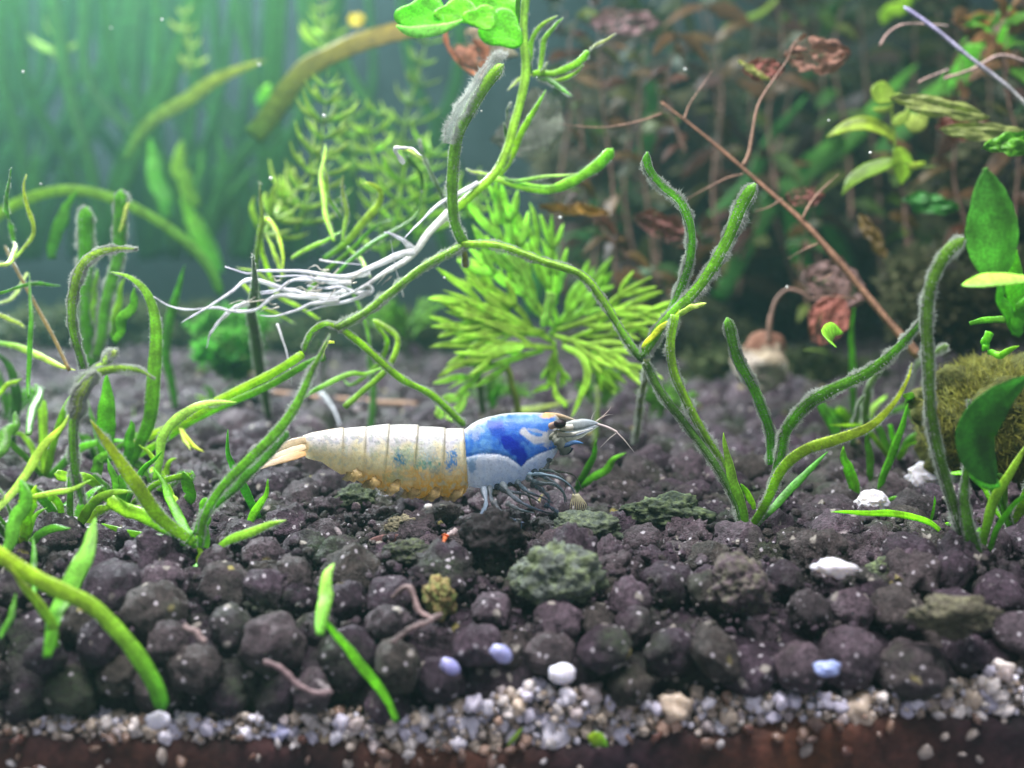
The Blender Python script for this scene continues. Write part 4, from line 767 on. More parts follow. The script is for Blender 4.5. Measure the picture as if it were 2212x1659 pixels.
# ------------------------------------------------------------------ right-hand side
br = thing('dead_branch', 'brown bare branch slanting down across the dark plants', 'branch', tuple(at(1985, 770, 12.6)))
mb = MB(); sweep(mb, P3(exp_pts([(1985, 770), (1900, 672), (1820, 575), (1735, 480), (1640, 395), (1560, 325), (1490, 268), (1428, 220)], 12.6, 13.4)), cm(20, 13), 'taper', 1, UP, (.30, .17, .10), (.32, .17, .10), 10, 60, .35, 0, 3); mb.build('main_stem', M['twig'], br)
for p, w_ in [([(1605, 358), (1618, 330), (1628, 270), (1640, 222), (1672, 170), (1700, 130), (1712, 98)], 8), ([(1735, 470), (1750, 440), (1775, 410), (1812, 376)], 6), ([(1605, 376), (1570, 385), (1520, 410), (1480, 432)], 5), ([(1690, 430), (1660, 448), (1630, 456)], 5), ([(1478, 258), (1490, 225), (1520, 180), (1540, 150)], 4), ([(1430, 245), (1380, 262), (1300, 275), (1210, 268)], 5), ([(1770, 525), (1735, 540), (1700, 560)], 5), ([(1800, 590), (1780, 600), (1755, 610)], 4), ([(1850, 645), (1790, 640), (1750, 642)], 5)]:
    mb = MB(); sweep(mb, P3(exp_pts(p, 12.9)), cm(w_, 13), 'taper', 1, UP, (.32, .19, .12), (.36, .22, .16), 8, 30, .5, 0, w_*3+p[0][0]); mb.build('twig', M['twig'], br)
b2 = thing('dead_branch', 'thin pale straight stalk crossing the top above the dotted leaves', 'branch', tuple(at(2212, 235, 14)))
mb = MB(); sweep(mb, P3(exp_pts([(2240, 250), (2180, 190), (2090, 120), (2020, 62), (1952, 14)], 13, 13.4)), cm(9, 13), 'stem', 1, UP, (.34, .36, .30), (.36, .34, .55), 8, 40, .3); mb.build('stalk', M['twig'], b2)
for p, w_ in [([(1900, 100), (1920, 70), (1960, 52), (2050, 56)], 5), ([(2040, 170), (2100, 150), (2160, 120), (2220, 135)], 7), ([(1985, 180), (1995, 172), (2050, 150)], 5)]:
    mb = MB(); sweep(mb, P3(exp_pts(p, 14)), cm(w_, 14), 'stem', 1, UP, (.36, .24, .20), (.34, .28, .24), 8, 26, .3); mb.build('twig', M['twig'], b2)
# crooked twig and pale stone
tw = thing('dead_branch', 'small crooked brown twig rising beside the pale rounded stone', 'branch', tuple(at(1660, 720, 15)))
mb = MB(); sweep(mb, P3(exp_pts([(1660, 740), (1664, 690), (1676, 650), (1700, 626), (1730, 632), (1770, 650), (1860, 642)], 15)), cm(12, 15), 'taper', 1, UP, (.22, .14, .10), (.28, .18, .14), 8, 40, .6, 0, 2); mb.build('twig', M['twig'], tw)
st = thing('rounded_stone', 'pale rounded stone with a rusty cap beneath the crooked twig', 'stone', tuple(at(1650, 785, 16)))
v, f = ico(4, 71, .35, 1.2, (1.0, .9, 1.05), .04); D = 16; c = np.array(at(1648, 785, D)); s_ = cm(118, D)
col = [(.16, .08, .05) if q[2] > .30+noise.noise(Vector(q*4))*.2 else (.34, .29, .20) if q[2] > .05+noise.noise(Vector(q*3))*.3 else (.50, .46, .38) for q in v]
mb = MB(); mb.add(v*s_+c, f, np.array(col)); mb.build('body', M['rock'], st)
# crumpled brown leaves
def crumple(label, cx, cy, w_, h_, D, c, m='decay', seed=1, name='decaying_leaf', tilt=(0, -1, .3), rotz=0, amp=.18):
    t = thing(name, label, 'leaf', tuple(at(cx, cy, D))) if isinstance(label, str) else label
    n = np.array(tilt, float); n /= np.linalg.norm(n); u = np.cross(n, (0, 0, 1)); u /= np.linalg.norm(u); v = np.cross(u, n); c0 = np.array(at(cx, cy, D)); NX_, NY_ = 26, 14; V = []
    u, v = u*math.cos(rotz)+v*math.sin(rotz), v*math.cos(rotz)-u*math.sin(rotz)
    for s_ in (1, -1):
        for j in range(NY_+1):
            for i in range(NX_+1):
                a = i/NX_*2-1; b = j/NY_*2-1; e = (max(0, 1-abs(a)**2.2))**.75*(1+.25*noise.noise(Vector((a*3, seed, 0)))); q = noise.noise(Vector((a*2.4, b*2.4, seed)))+.4*noise.noise(Vector((a*6, b*6, seed)))
                V.append(c0+u*a*cm(w_, D)/2+v*b*e*cm(h_, D)/2+n*(q*amp*cm(w_, D)+s_*.006*(1-abs(a))*(1-abs(b))+s_*.001))
    F = []; B = (NY_+1)*(NX_+1)
    for s_ in (0, 1):
        for j in range(NY_):
            for i in range(NX_):
                q = (s_*B+j*(NX_+1)+i, s_*B+j*(NX_+1)+i+1, s_*B+(j+1)*(NX_+1)+i+1, s_*B+(j+1)*(NX_+1)+i); F.append(q if s_ else q[::-1])
    mb = MB(); mb.add(V, F, c); mb.build('blade', M[m], t); return t
RB = (.26, .12, .08)
crumple('crumpled brown leaf torn into a frill near the top of the branch twig', 1765, 118, 140, 84, 13.5, (.34, .18, .12), seed=2); crumple('small curled rusty leaf hanging off the branch twig', 1650, 150, 90, 50, 13.6, (.30, .10, .07), seed=3)
crumple('shredded rusty leaf caught on the branch near the crooked twig', 1790, 690, 90, 120, 13.6, (.36, .13, .09), seed=4, rotz=.5); crumple('broad skeletal brown leaf lying above the shredded one', 1805, 615, 150, 110, 13.9, (.22, .14, .12), seed=5, rotz=.4)
crumple('small reddish scrap of leaf left of the upright twig of the branch', 1738, 425, 84, 44, 13.8, (.30, .12, .09), seed=6); crumple('pinkish brown leaf lying across the upper dark plants', 1350, 50, 150, 56, 18, (.34, .22, .22), seed=7); crumple('orange brown narrow leaf floating under the long right leaf', 1240, 452, 150, 26, 15, (.40, .20, .08), m='leaf', seed=8, rotz=.1)
crumple('pink brown leaf hanging at the top right above the thin stalk', 2140, 40, 130, 26, 17, (.42, .24, .22), m='leaf', seed=9); crumple('dark red folded leaf under the dotted leaf', 2080, 270, 110, 70, 16, (.14, .03, .04), m='leaf', seed=10); crumple('dim rusty leaf behind the fuzzy limbs', 1440, 495, 150, 60, 15, (.24, .10, .08), seed=11, rotz=.4)
crumple('pale violet narrow leaf sliver beside the curled rusty leaf', 1628, 152, 76, 14, 13.3, (.5, .46, .52), m='leaf', seed=12, rotz=.6); crumple('narrow brown leaf hanging straight down behind the branch', 1885, 510, 110, 34, 15, (.22, .13, .10), m='leaf', seed=13, rotz=1.1); crumple('small yellow curled leaf stuck high left of the lobed leaves', 770, 42, 40, 34, 20, (.55, .42, .06), m='leaf', seed=14)
crumple('dark textured leaf with pale dots running to the right edge', 2030, 232, 210, 44, 13, (.30, .32, .30), m='leaf', seed=15, rotz=.22, amp=.06); crumple('second dotted grey leaf below the first dotted one', 2130, 285, 200, 40, 12.8, (.26, .28, .27), m='leaf', seed=16, rotz=.05, amp=.06)
crumple('teal green dusty leaf above the dark hollow', 2010, 440, 120, 44, 15, (.06, .24, .14), m='leaf', seed=17, rotz=.2)
crumple('curled green leaf fringed with hair at the right edge', 2190, 310, 130, 50, 12, (.12, .34, .06), m='leaf', seed=18, rotz=-.1)
# leafy stems in the dark (opposite leaves)
def leafy(label, pts, D, ll, lw, cs, n=6, group=None, stemc=(.16, .10, .07), name='leafy_stem', m='soft', r=None):
    r = r or random.Random(int(pts[0][0]+D*10)); P = crom(np.array(P3(exp_pts(pts, D))), 40); T = np.gradient(P, axis=0); T /= np.linalg.norm(T, axis=1)[:, None]
    t = thing(name, label, 'plant', tuple(P[0]), group); mb = MB(); sweep(mb, [tuple(a) for a in P[::4]], cm(10, D), 'taper', 1, UP, stemc, stemc, 8, 30, .2); mb.build('stem', M['twig'], t)
    for i in range(n):
        idx = int((i+.7)/n*39); p = P[min(39, idx)]; tt = T[min(39, idx)]
        for s_ in (1, -1):
            a = r.uniform(0, 3.14); side = np.array((math.cos(a)*s_, -math.sin(a)*s_, r.uniform(-.9, .7))); L = cm(ll, D)*r.uniform(.6, 1.15)
            c = np.array(r.choice(cs))*r.uniform(.7, 1.3); e = [p, p+side*L*.5+np.array((0, 0, .08*L)), p+side*L+np.array((0, 0, -.25*L*r.random()))]
            mb = MB(); sweep(mb, [tuple(x) for x in e], cm(lw, D)*r.uniform(.7, 1.1), 'oval', .06, (r.uniform(-1, 1), -1, r.uniform(0, 1)), tuple(c), tuple(c*1.2), 10, 20, .35, r.uniform(-.8, .8), i); mb.build('leaf', M[m], t)
    return t
REDS = [(.075, .026, .03), (.05, .018, .028), (.09, .05, .03), (.05, .05, .03), (.11, .055, .05)]; GR = [(.30, .42, .12), (.36, .46, .14), (.24, .40, .10)]; DG = [(.03, .09, .03), (.06, .11, .04), (.09, .11, .05)]
GRP = 'dim stems in the dark back corner'
for i, (p, D, ll, lw, cs, lb) in enumerate([
  ([(1330, 640), (1325, 420), (1300, 200), (1290, -20)], 19, 80, 34, REDS, 'dark red leafy stem behind the tip of the long right leaf'), ([(1420, 620), (1400, 450), (1380, 250), (1400, 30)], 21, 84, 36, REDS+DG, 'dim reddish stem behind the lower end of the bare branch'),
  ([(1560, 600), (1540, 400), (1560, 200), (1520, -20)], 22, 84, 34, REDS, 'dim red stem behind the fork of the branch'), ([(1260, 330), (1250, 220), (1230, 100), (1250, 20)], 20, 70, 28, REDS+DG, 'brown leafy stem just right of the upper node'),
  ([(1680, 420), (1660, 250), (1690, 100), (1670, -30)], 23, 80, 32, DG+REDS, 'dim mixed stem behind the crumpled frill leaf'), ([(1840, 480), (1830, 300), (1800, 120), (1830, -30)], 24, 80, 32, DG, 'dim green stem left of the small pale leaves'),
  ([(2100, 520), (2060, 380), (2080, 200), (2060, 20)], 18, 90, 36, REDS, 'dark red stem behind the dotted leaves'), ([(2190, 480), (2200, 320), (2170, 160), (2190, -20)], 17, 84, 36, REDS+DG, 'dark stem at the right edge behind the hairy leaf'),
  ([(1960, 560), (1950, 420), (1925, 300)], 19, 60, 28, DG+REDS, 'low dim stem under the diamond shaped leaf'), ([(1480, 330), (1440, 200), (1470, 60)], 18, 70, 26, REDS, 'brown stem above the second fuzzy limb'),
  ([(1600, 560), (1640, 450), (1610, 340)], 24, 70, 30, DG+REDS, 'blurred low stem behind the third fuzzy limb'), ([(1400, 700), (1480, 600), (1520, 500)], 20, 60, 24, REDS, 'rusty low stem between the two fuzzy limbs'), ([(2180, 160), (2150, 90), (2190, 10)], 16, 90, 26, [(.22, .11, .11), (.09, .24, .05)], 'pink and green leafy tip in the upper corner'),
  ([(1760, 700), (1730, 590), (1745, 480)], 20, 60, 26, REDS+DG, 'dim stem behind the broad skeletal leaf'), ([(1360, 560), (1290, 480), (1240, 380)], 17, 50, 20, DG+REDS, 'dim stem behind the orange brown leaf')]):
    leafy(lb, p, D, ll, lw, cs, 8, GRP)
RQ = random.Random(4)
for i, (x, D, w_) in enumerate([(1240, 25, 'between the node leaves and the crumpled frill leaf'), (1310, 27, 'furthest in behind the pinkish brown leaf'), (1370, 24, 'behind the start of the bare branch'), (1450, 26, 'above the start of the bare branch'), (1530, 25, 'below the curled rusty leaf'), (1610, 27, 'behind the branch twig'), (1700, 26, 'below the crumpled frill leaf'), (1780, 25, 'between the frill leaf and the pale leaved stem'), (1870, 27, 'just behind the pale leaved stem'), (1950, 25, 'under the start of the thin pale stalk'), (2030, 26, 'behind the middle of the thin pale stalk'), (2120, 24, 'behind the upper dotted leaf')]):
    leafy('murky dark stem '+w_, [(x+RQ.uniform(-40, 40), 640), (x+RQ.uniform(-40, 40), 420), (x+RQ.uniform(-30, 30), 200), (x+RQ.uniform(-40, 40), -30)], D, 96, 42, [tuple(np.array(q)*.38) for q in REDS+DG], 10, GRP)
# small pale green stem
pg = thing('leafy_stem', 'small pale green stem with round leaves left of the dotted leaf', 'plant', tuple(at(1950, 330, 14.5)))
lobed(pg, 1909, 201, 31, 14.3, .2, (.28, .38, .14), (0.2, -1, .2), 1, asp=.95)
for p, w_, c0, k_ in [([(1925, 205), (1945, 212), (1966, 210)], 18, (.34, .42, .22), 'oval'), ([(1885, 236), (1910, 238), (1930, 228)], 15, (.36, .42, .24), 'oval'), ([(1925, 270), (1955, 250), (1960, 232)], 24, (.32, .4, .2), 'oval'), ([(1930, 305), (1915, 284), (1880, 268), (1830, 272), (1786, 296)], 36, (.26, .33, .09), 'oval'), ([(1930, 320), (1950, 350), (1948, 398)], 52, (.22, .34, .07), 'oval'), ([(1960, 360), (1980, 358), (2000, 350)], 16, (.34, .44, .12), 'oval'), ([(1940, 345), (1880, 365), (1840, 390), (1818, 422)], 34, (.16, .26, .07), 'oval'), ([(1955, 270), (1985, 262), (1990, 240)], 44, (.34, .38, .26), 'oval'), ([(2020, 360), (1980, 358), (1950, 350)], 5, (.14, .2, .08), 'stem'), ([(1935, 320), (1930, 270), (1925, 220)], 7, (.2, .26, .1), 'stem')]:
    leaf(pg, p, w_, 14.4, 14.4, k_, c0, tuple(np.array(c0)*1.15), .08, roll=0, name='stem' if k_ == 'stem' else 'leaf')
# --- right front plants
rp = thing('runner_plant', 'fuzzy green seedling with arching leaves right of the shrimp', 'plant', foot((1625, 1138)))
Db = gD(1625, 1138)
leaf(rp, [(1625, 1138), (1650, 1080), (1684, 985), (1700, 930), (1740, 880), (1800, 842), (1880, 800), (1945, 745), (1990, 690), (1998, 640)], 34, Db, 9.0, 'blade', (.10, .30, .04), (.14, .34, .06), .3, 2.6, .05, n=54, label='long green leaf arching up to the thick dark stem')
leaf(rp, [(1620, 1140), (1650, 1085), (1685, 1020), (1740, 975), (1810, 948), (1880, 920), (1930, 870), (1958, 820), (1968, 785)], 32, Db-.1, 8.8, 'blade', (.22, .48, .06), (.66, .62, .26), .25, .6, .04, n=50, label='withered yellow and white leaf twisting to the right')
leaf(rp, [(1671, 1005), (1660, 930), (1632, 845), (1598, 770), (1570, 684)], 27, Db, 9.7, 'stub', (.10, .34, .04), (.14, .34, .10), .5, 2.2, .035, n=36); leaf(rp, [(1614, 1140), (1596, 1070), (1574, 1000), (1563, 935)], 24, Db-.2, 9.6, 'blade', (.12, .34, .06), (.40, .62, .20), .2)
leaf(rp, [(1632, 1140), (1690, 1075), (1740, 1020), (1790, 975)], 20, Db-.1, 10.2, 'blade', (.06, .2, .05), (.08, .34, .06), .3); leaf(rp, [(1630, 1100), (1612, 1060), (1598, 1045)], 16, Db, 9.9, 'blade', (.35, .6, .05), (.2, .5, .04), .3); leaf(rp, [(1618, 1145), (1640, 1118), (1655, 1090)], 22, Db-.1, 9.8, 'blade', (.06, .16, .04), (.05, .2, .04), .3)
r2 = thing('runner_plant', 'dark thick stemmed plant with a leaning stalk at the right front', 'plant', foot((2118, 1215))); D2 = gD(2118, 1215)
leaf(r2, [(2100, 1215), (2062, 1110), (2034, 1010), (2016, 900), (2006, 780), (2000, 690), (2008, 620), (2040, 552), (2084, 516)], 34, D2, 8.5, 'stem', (.025, .07, .02), (.16, .30, .08), .6, 2.6, .045, name='stalk', n=60)
leaf(r2, [(2112, 1215), (2090, 1130), (2080, 1060), (2090, 960), (2098, 860)], 36, D2-.1, 8.7, 'taper', (.05, .16, .03), (.14, .30, .05), .4, .8, .04); leaf(r2, [(2125, 1215), (2150, 1150), (2190, 1090), (2240, 1040)], 26, D2, 8.4, 'blade', (.08, .28, .03), (.12, .42, .04), .3)
leaf(r2, [(2116, 1215), (2124, 1160), (2140, 1110), (2165, 1050), (2225, 950)], 30, D2, 8.7, 'blade', (.06, .2, .03), (.4, .56, .12), .3); leaf(r2, [(2100, 1215), (2092, 1175), (2064, 1120)], 24, D2, 8.8, 'blade', (.04, .12, .03), (.05, .16, .03), .3); leaf(r2, [(2105, 1215), (2112, 1180), (2118, 1140)], 24, D2-.1, 8.8, 'blade', (.16, .42, .04), (.12, .36, .03), .3)
r3 = thing('broad_leaf_plant', 'broad bright green leaves standing at the right edge', 'plant', tuple(at(2190, 720, 9)))
leaf(r3, [(2152, 610), (2150, 560), (2142, 490), (2134, 420), (2128, 362)], 122, 8.6, 8.4, 'oval', (.16, .50, .14), (.10, .32, .16), .07, roll=.1, nrm=(.1, -1, .1), label='upright oval leaf with a darker tip'); leaf(r3, [(2078, 616), (2120, 606), (2170, 602), (2240, 600)], 56, 8.3, 8.2, 'oval', (.40, .72, .26), (.50, .78, .40), .12, roll=0, nrm=(0, -.6, 1), label='pale leaf held flat under the upright oval leaf')  # oval leaf colour runs darker towards its tip
leaf(r3, [(2200, 720), (2180, 690), (2158, 640), (2150, 600)], 40, 8.7, 8.6, 'blade', (.08, .4, .03), (.1, .44, .04), .2, roll=0); leaf(r3, [(2230, 700), (2205, 660), (2190, 600), (2196, 540)], 50, 8.8, 8.7, 'oval', (.12, .5, .04), (.16, .5, .05), .1, roll=0); leaf(r3, [(2192, 725), (2200, 690), (2215, 640)], 36, 8.6, 8.6, 'blade', (.05, .3, .02), (.1, .4, .03), .2, roll=0)
leaf(r3, [(2150, 1045), (2118, 990), (2112, 930), (2150, 870), (2225, 812)], 90, 8.4, 8.2, 'oval', (.03, .16, .03), (.03, .17, .035), .07, roll=0, nrm=(0, -1, .2), label='large dark green leaf in front of the moss'); leaf(r3, [(2160, 1050), (2120, 1020), (2105, 960)], 52, 8.5, 8.4, 'oval', (.1, .46, .08), (.14, .5, .12), .08, roll=0)
leaf(r3, [(2088, 1010), (2086, 940), (2096, 880)], 12, 8.9, 8.9, 'stem', (.14, .34, .04), (.2, .4, .05), .6)
leaf(r3, [(2095, 700), (2150, 690), (2200, 685), (2230, 670)], 18, 9.4, 9.4, 'blade', (.1, .34, .04), (.14, .4, .05), .4)
leaf(r3, [(2132, 760), (2130, 735), (2136, 715)], 20, 9.2, 9.2, 'stub', (.12, .44, .04), (.16, .5, .06), .4); leaf(r3, [(2132, 760), (2160, 766), (2200, 748)], 18, 9.2, 9.1, 'blade', (.12, .44, .04), (.3, .56, .06), .4)
def solo(label, items, name='grass_seedling', cat='seedling', fuzz=0):
    x, y = items[0][0][0]; t = thing(name, label, cat, foot((x, y)))
    for it in items:
        p, w_, c0, c1 = it[:4]; D0 = gD(*p[0]) if p[0][1] > 760 else 10; D1 = it[4] if len(it) > 4 else D0-.25
        leaf(t, p, w_, D0, D1, it[5] if len(it) > 5 else 'blade', c0, c1, it[6] if len(it) > 6 else .25, it[7] if len(it) > 7 else fuzz, .04)
    return t
solo('short green blade standing beside the bright shard', [([(1852, 1080), (1838, 1035), (1828, 1000), (1822, 966)], 30, (.14, .40, .03), (.20, .52, .05))])
solo('bright yellow green runner leaf lying on the soil', [([(2045, 1168), (2000, 1128), (1930, 1110), (1860, 1106), (1796, 1106)], 17, (.3, .65, .03), (.34, .70, .04)), ([(2030, 1150), (2045, 1135), (2052, 1128)], 16, (.3, .6, .04), (.3, .65, .04)), ([(2008, 1140), (2016, 1100), (2020, 1072)], 12, (.1, .3, .03), (.15, .4, .04))])
solo('slender green blade leaning between the yellow leaf and the dark stalk', [([(1896, 1072), (1912, 1020), (1935, 960), (1962, 870)], 20, (.12, .38, .05), (.14, .44, .06)), ([(1886, 1060), (1880, 990), (1872, 930)], 20, (.08, .2, .06), (.10, .26, .08)), ([(1905, 1090), (1930, 1080), (1960, 1075)], 18, (.12, .34, .06), (.10, .3, .06))])
solo('upright thin blades behind the long arching leaf', [([(1846, 930), (1842, 830), (1838, 740), (1848, 655)], 20, (.08, .24, .05), (.16, .42, .08), 14.5), ([(1815, 975), (1800, 930), (1775, 880), (1765, 850)], 34, (.12, .34, .08), (.18, .44, .14), 12), ([(1805, 750), (1785, 728), (1800, 712), (1820, 720)], 40, (.2, .46, .08), (.4, .66, .2), 11.5, 'oval'), ([(1830, 785), (1800, 768), (1765, 755), (1735, 755)], 14, (.16, .3, .1), (.2, .26, .16), 12.5)])
solo('grey green hair covered blades in the dim gap under the arching leaf', [([(1880, 960), (1870, 900), (1880, 840), (1905, 790)], 20, (.10, .18, .09), (.14, .24, .12), 12, 'stem', .5, 1), ([(1840, 980), (1850, 900), (1862, 860)], 26, (.08, .16, .08), (.10, .2, .10), 12, 'stem', .4, 1), ([(1960, 870), (1975, 800), (2010, 770), (2050, 745)], 16, (.10, .2, .08), (.16, .24, .16), 11, 'stem', .5, 1), ([(1990, 930), (1970, 880), (1955, 850)], 30, (.1, .3, .04), (.2, .46, .05), 10)])
solo('dark green stub standing directly behind the shrimp', [([(1046, 905), (1038, 850), (1030, 790), (1028, 740)], 24, (.03, .10, .03), (.04, .13, .03), 14.5, 'stub', .7, .8), ([(1064, 905), (1066, 870), (1076, 845), (1082, 832)], 22, (.06, .26, .03), (.10, .34, .04), 15.5, 'stub', .5)])
solo('pale mossy leaf sloping behind the carapace of the shrimp', [([(1078, 905), (1120, 888), (1175, 880), (1240, 864)], 20, (.24, .34, .06), (.40, .42, .30), 14, 'blade', .4, .8)])
solo('pair of green blades under the antennae of the shrimp', [([(1244, 1058), (1262, 1022), (1280, 985), (1288, 948)], 18, (.05, .22, .03), (.14, .44, .05)), ([(1250, 1056), (1285, 1030), (1320, 1005), (1352, 976)], 21, (.06, .26, .03), (.14, .40, .05)), ([(1250, 1054), (1222, 1102), (1184, 1165)], 20, (.04, .16, .03), (.06, .3, .04), 9.6)])
solo('fuzzy grey green stalk rising behind the face of the shrimp', [([(1282, 965), (1290, 915), (1292, 870), (1290, 832)], 13, (.12, .20, .08), (.20, .26, .16), 14.5, 'stem', .9, 1.2)])
solo('dark stems standing behind the tail segments', [([(800, 950), (806, 890), (806, 840), (800, 760)], 16, (.03, .12, .03), (.05, .14, .04), 15, 'stem', .7, .3), ([(690, 860), (700, 800), (690, 740)], 12, (.04, .14, .04), (.05, .14, .04), 15, 'stem', .7)])
leaf(thing('fallen_twig', 'tan twig lying on the soil behind the tail', 'twig', foot((720, 862))), [(588, 850), (650, 856), (730, 862), (800, 868), (905, 872)], 13, 17.6, 17.4, 'stem', (.32, .20, .13), (.40, .27, .18), .8, m='twig', name='twig')
leaf(thing('loose_root', 'white loose root touching the soil above the rear segments', 'root', foot((735, 925))), [(690, 850), (708, 868), (724, 894), (732, 920)], 12, 15.6, 15, 'taper', (.55, .62, .62), (.62, .68, .74), .6, m='root', name='root')
leaf(thing('fallen_twig', 'dark brown leaf strip under the belly left of the dark hollow', 'twig', foot((830, 1170))), [(745, 1200), (800, 1180), (860, 1165), (905, 1128)], 34, 9.2, 9.6, 'blade', (.10, .05, .045), (.14, .07, .06), .3, m='twig', name='strip')
tg = thing('fallen_twig', 'thin looped pale brown twig lying on the granules in front of the shrimp', 'twig', foot((860, 1300)))
leaf(tg, [(850, 1290), (866, 1272), (884, 1268), (894, 1290), (902, 1318), (930, 1335), (955, 1328)], 13, 7.85, 7.5, 'stem', (.17, .12, .11), (.17, .12, .11), .9, m='twig', name='twig', wav=.5); leaf(tg, [(950, 1330), (920, 1345), (880, 1362), (845, 1392)], 13, 7.5, 7.35, 'stem', (.17, .12, .11), (.15, .11, .10), .9, m='twig', name='twig', wav=.5)
leaf(thing('fallen_twig', 'short curved twig on the front granules below the pale blade', 'twig', tuple(at(640, 1470, 7.5))), [(570, 1430), (600, 1440), (640, 1478), (680, 1496), (718, 1496)], 16, 7.38, 7.3, 'stem', (.16, .11, .11), (.18, .13, .13), .9, m='twig', name='twig', wav=.4)
leaf(thing('fallen_twig', 'tiny twig stub between granules left of the front blade', 'twig', tuple(at(425, 1370, 7.7))), [(400, 1352), (420, 1366), (445, 1388)], 18, 7.45, 7.4, 'stem', (.16, .12, .11), (.16, .12, .11), .9, m='twig', name='twig')
# --- rocks
def rock(label, cx, cy, w_, h_, D, c, seed, c2=(.16, .24, .08), dep=1.0, name='mossy_rock', lift=0, amp=.38):
    D = min(D, gD(cx, cy+h_*.33, -.16 if cy > 1225 else 0)); v, f = ico(5, seed, amp, 1.7, (w_/h_, dep, 1), .15); p = np.array(at(cx, cy, D)); s_ = cm(h_, D); C_ = []
    for q in v:
        n = noise.noise(Vector(q*7+np.array((seed, 0, 0)))); n2 = noise.noise(Vector(q*20)); t = min(1, max(0, .3+n*1.6+n2*.8)); C_.append(np.array(c)*(1-t)+np.array(c2)*t)
    mb = MB(); t = thing(name, label, 'rock', tuple(p)); mb.add(v*s_+p, f, np.array(C_)); mb.build('body', M['rock'], t); return t
rock('grey green mossy lava rock on the soil under the legs of the shrimp', 1208, 1246, 185, 150, 8.55, (.10, .12, .10), 301, (.13, .17, .08))
rock('flat mossy rock right of the shrimp legs', 1440, 1110, 175, 80, 10.2, (.035, .05, .035), 302, (.10, .14, .06)); rock('low greenish rock under the elongated white chip', 1925, 1245, 150, 70, 8.7, (.06, .075, .05), 303, (.12, .16, .07))
rock('small ochre and green pebble where the orange jointed leg ends', 950, 1290, 66, 84, 8.15, (.20, .15, .06), 304, (.16, .22, .06)); rock('crumbly green granule below the pale belly segments', 880, 1196, 120, 60, 9.6, (.045, .05, .04), 305, (.07, .09, .04)); rock('mossy brown lump behind the belly of the shrimp', 770, 1078, 90, 60, 10.6, (.05, .065, .045), 306, (.08, .11, .05))
rock('greenish crumbly rock at the claws of the shrimp', 1270, 1145, 150, 80, 9.85, (.07, .09, .07), 307, (.13, .17, .09)); rock('olive rock on the right front granules', 2060, 1330, 170, 84, 7.95, (.07, .065, .045), 308, (.12, .12, .07)); rock('large purple brown lump above the front granules', 1600, 1265, 130, 120, 8.2, (.09, .07, .075), 309, (.12, .12, .08))
rock('yellowish crumbly lump left of the dark strip', 868, 1138, 70, 50, 9.7, (.24, .22, .13), 310, (.10, .10, .07))
# dark hole in the soil, its shade put into a near-black rock
rock('black lump standing in for the dark hole beneath the shrimp legs', 1062, 1165, 130, 120, 8.75, (.010, .008, .008), 311, (.02, .016, .016), amp=.3)
# --- moss mound and dark growth at the right
ms = thing('moss_mound', 'yellow olive moss mound behind the large dark leaf', 'moss', foot((2100, 1000)))
v, f = ico(5, 401, .5, 1.8, (1.25, .8, 1), .12); p = np.array(at(2150, 905, 11.5)); mb = MB(); s_ = cm(250, 11.5)
C_ = [np.array((.08, .09, .02))*(1+.6*noise.noise(Vector(q*6))) for q in v]; mb.add(v*s_+p, f, np.clip(C_, 0, 1)); mb.build('body', M['rock'], ms)
h = MB(); R3 = random.Random(3)
for _ in range(9000):
    d = Vector((R3.gauss(0, 1), R3.gauss(0, 1), R3.gauss(0, 1))).normalized(); q = p+np.array((d.x*1.25, d.y*.8, d.z))*s_*.5*R3.uniform(.95, 1.06); a = np.array((R3.gauss(0, 1), R3.gauss(0, 1), R3.gauss(0, 1)+.6)); a = a/np.linalg.norm(a)*.15; w_ = np.cross(a, (0, 1, 0)); w_ = w_/np.linalg.norm(w_)*.010
    g = R3.uniform(.5, 1.5); h.add([q-w_, q+w_, q+a], [(0, 1, 2)], (.26*g, .27*g, .05*g))
h.build('moss_hair', M['fuzz'], ms, 'stuff')
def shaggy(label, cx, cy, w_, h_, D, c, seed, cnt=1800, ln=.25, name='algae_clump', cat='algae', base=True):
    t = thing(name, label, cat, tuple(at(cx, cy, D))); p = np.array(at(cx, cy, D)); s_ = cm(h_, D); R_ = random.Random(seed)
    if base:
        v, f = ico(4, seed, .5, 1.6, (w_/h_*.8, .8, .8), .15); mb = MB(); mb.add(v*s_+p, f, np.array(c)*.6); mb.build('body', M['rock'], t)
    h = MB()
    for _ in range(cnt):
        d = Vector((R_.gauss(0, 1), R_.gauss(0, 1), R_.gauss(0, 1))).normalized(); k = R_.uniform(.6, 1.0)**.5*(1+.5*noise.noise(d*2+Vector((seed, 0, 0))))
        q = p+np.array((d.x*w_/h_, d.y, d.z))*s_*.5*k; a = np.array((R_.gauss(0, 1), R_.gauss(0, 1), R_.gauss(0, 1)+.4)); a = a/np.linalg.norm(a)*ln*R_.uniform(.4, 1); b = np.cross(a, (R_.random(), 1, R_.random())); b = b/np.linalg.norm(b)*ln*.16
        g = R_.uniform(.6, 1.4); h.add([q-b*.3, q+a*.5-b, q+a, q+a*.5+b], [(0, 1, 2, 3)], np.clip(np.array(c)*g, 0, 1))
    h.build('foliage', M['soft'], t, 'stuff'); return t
shaggy('round bright green clump of tiny leaves beneath the trailing roots', 505, 762, 110, 96, 17, (.04, .24, .03), 21, 1500, .20); shaggy('small bright green tuft left of the round clump', 440, 760, 34, 40, 16.5, (.06, .4, .05), 22, 300, .16); shaggy('spreading green tuft above the round clump', 500, 700, 170, 60, 17.5, (.06, .30, .05), 23, 900, .2, base=False)
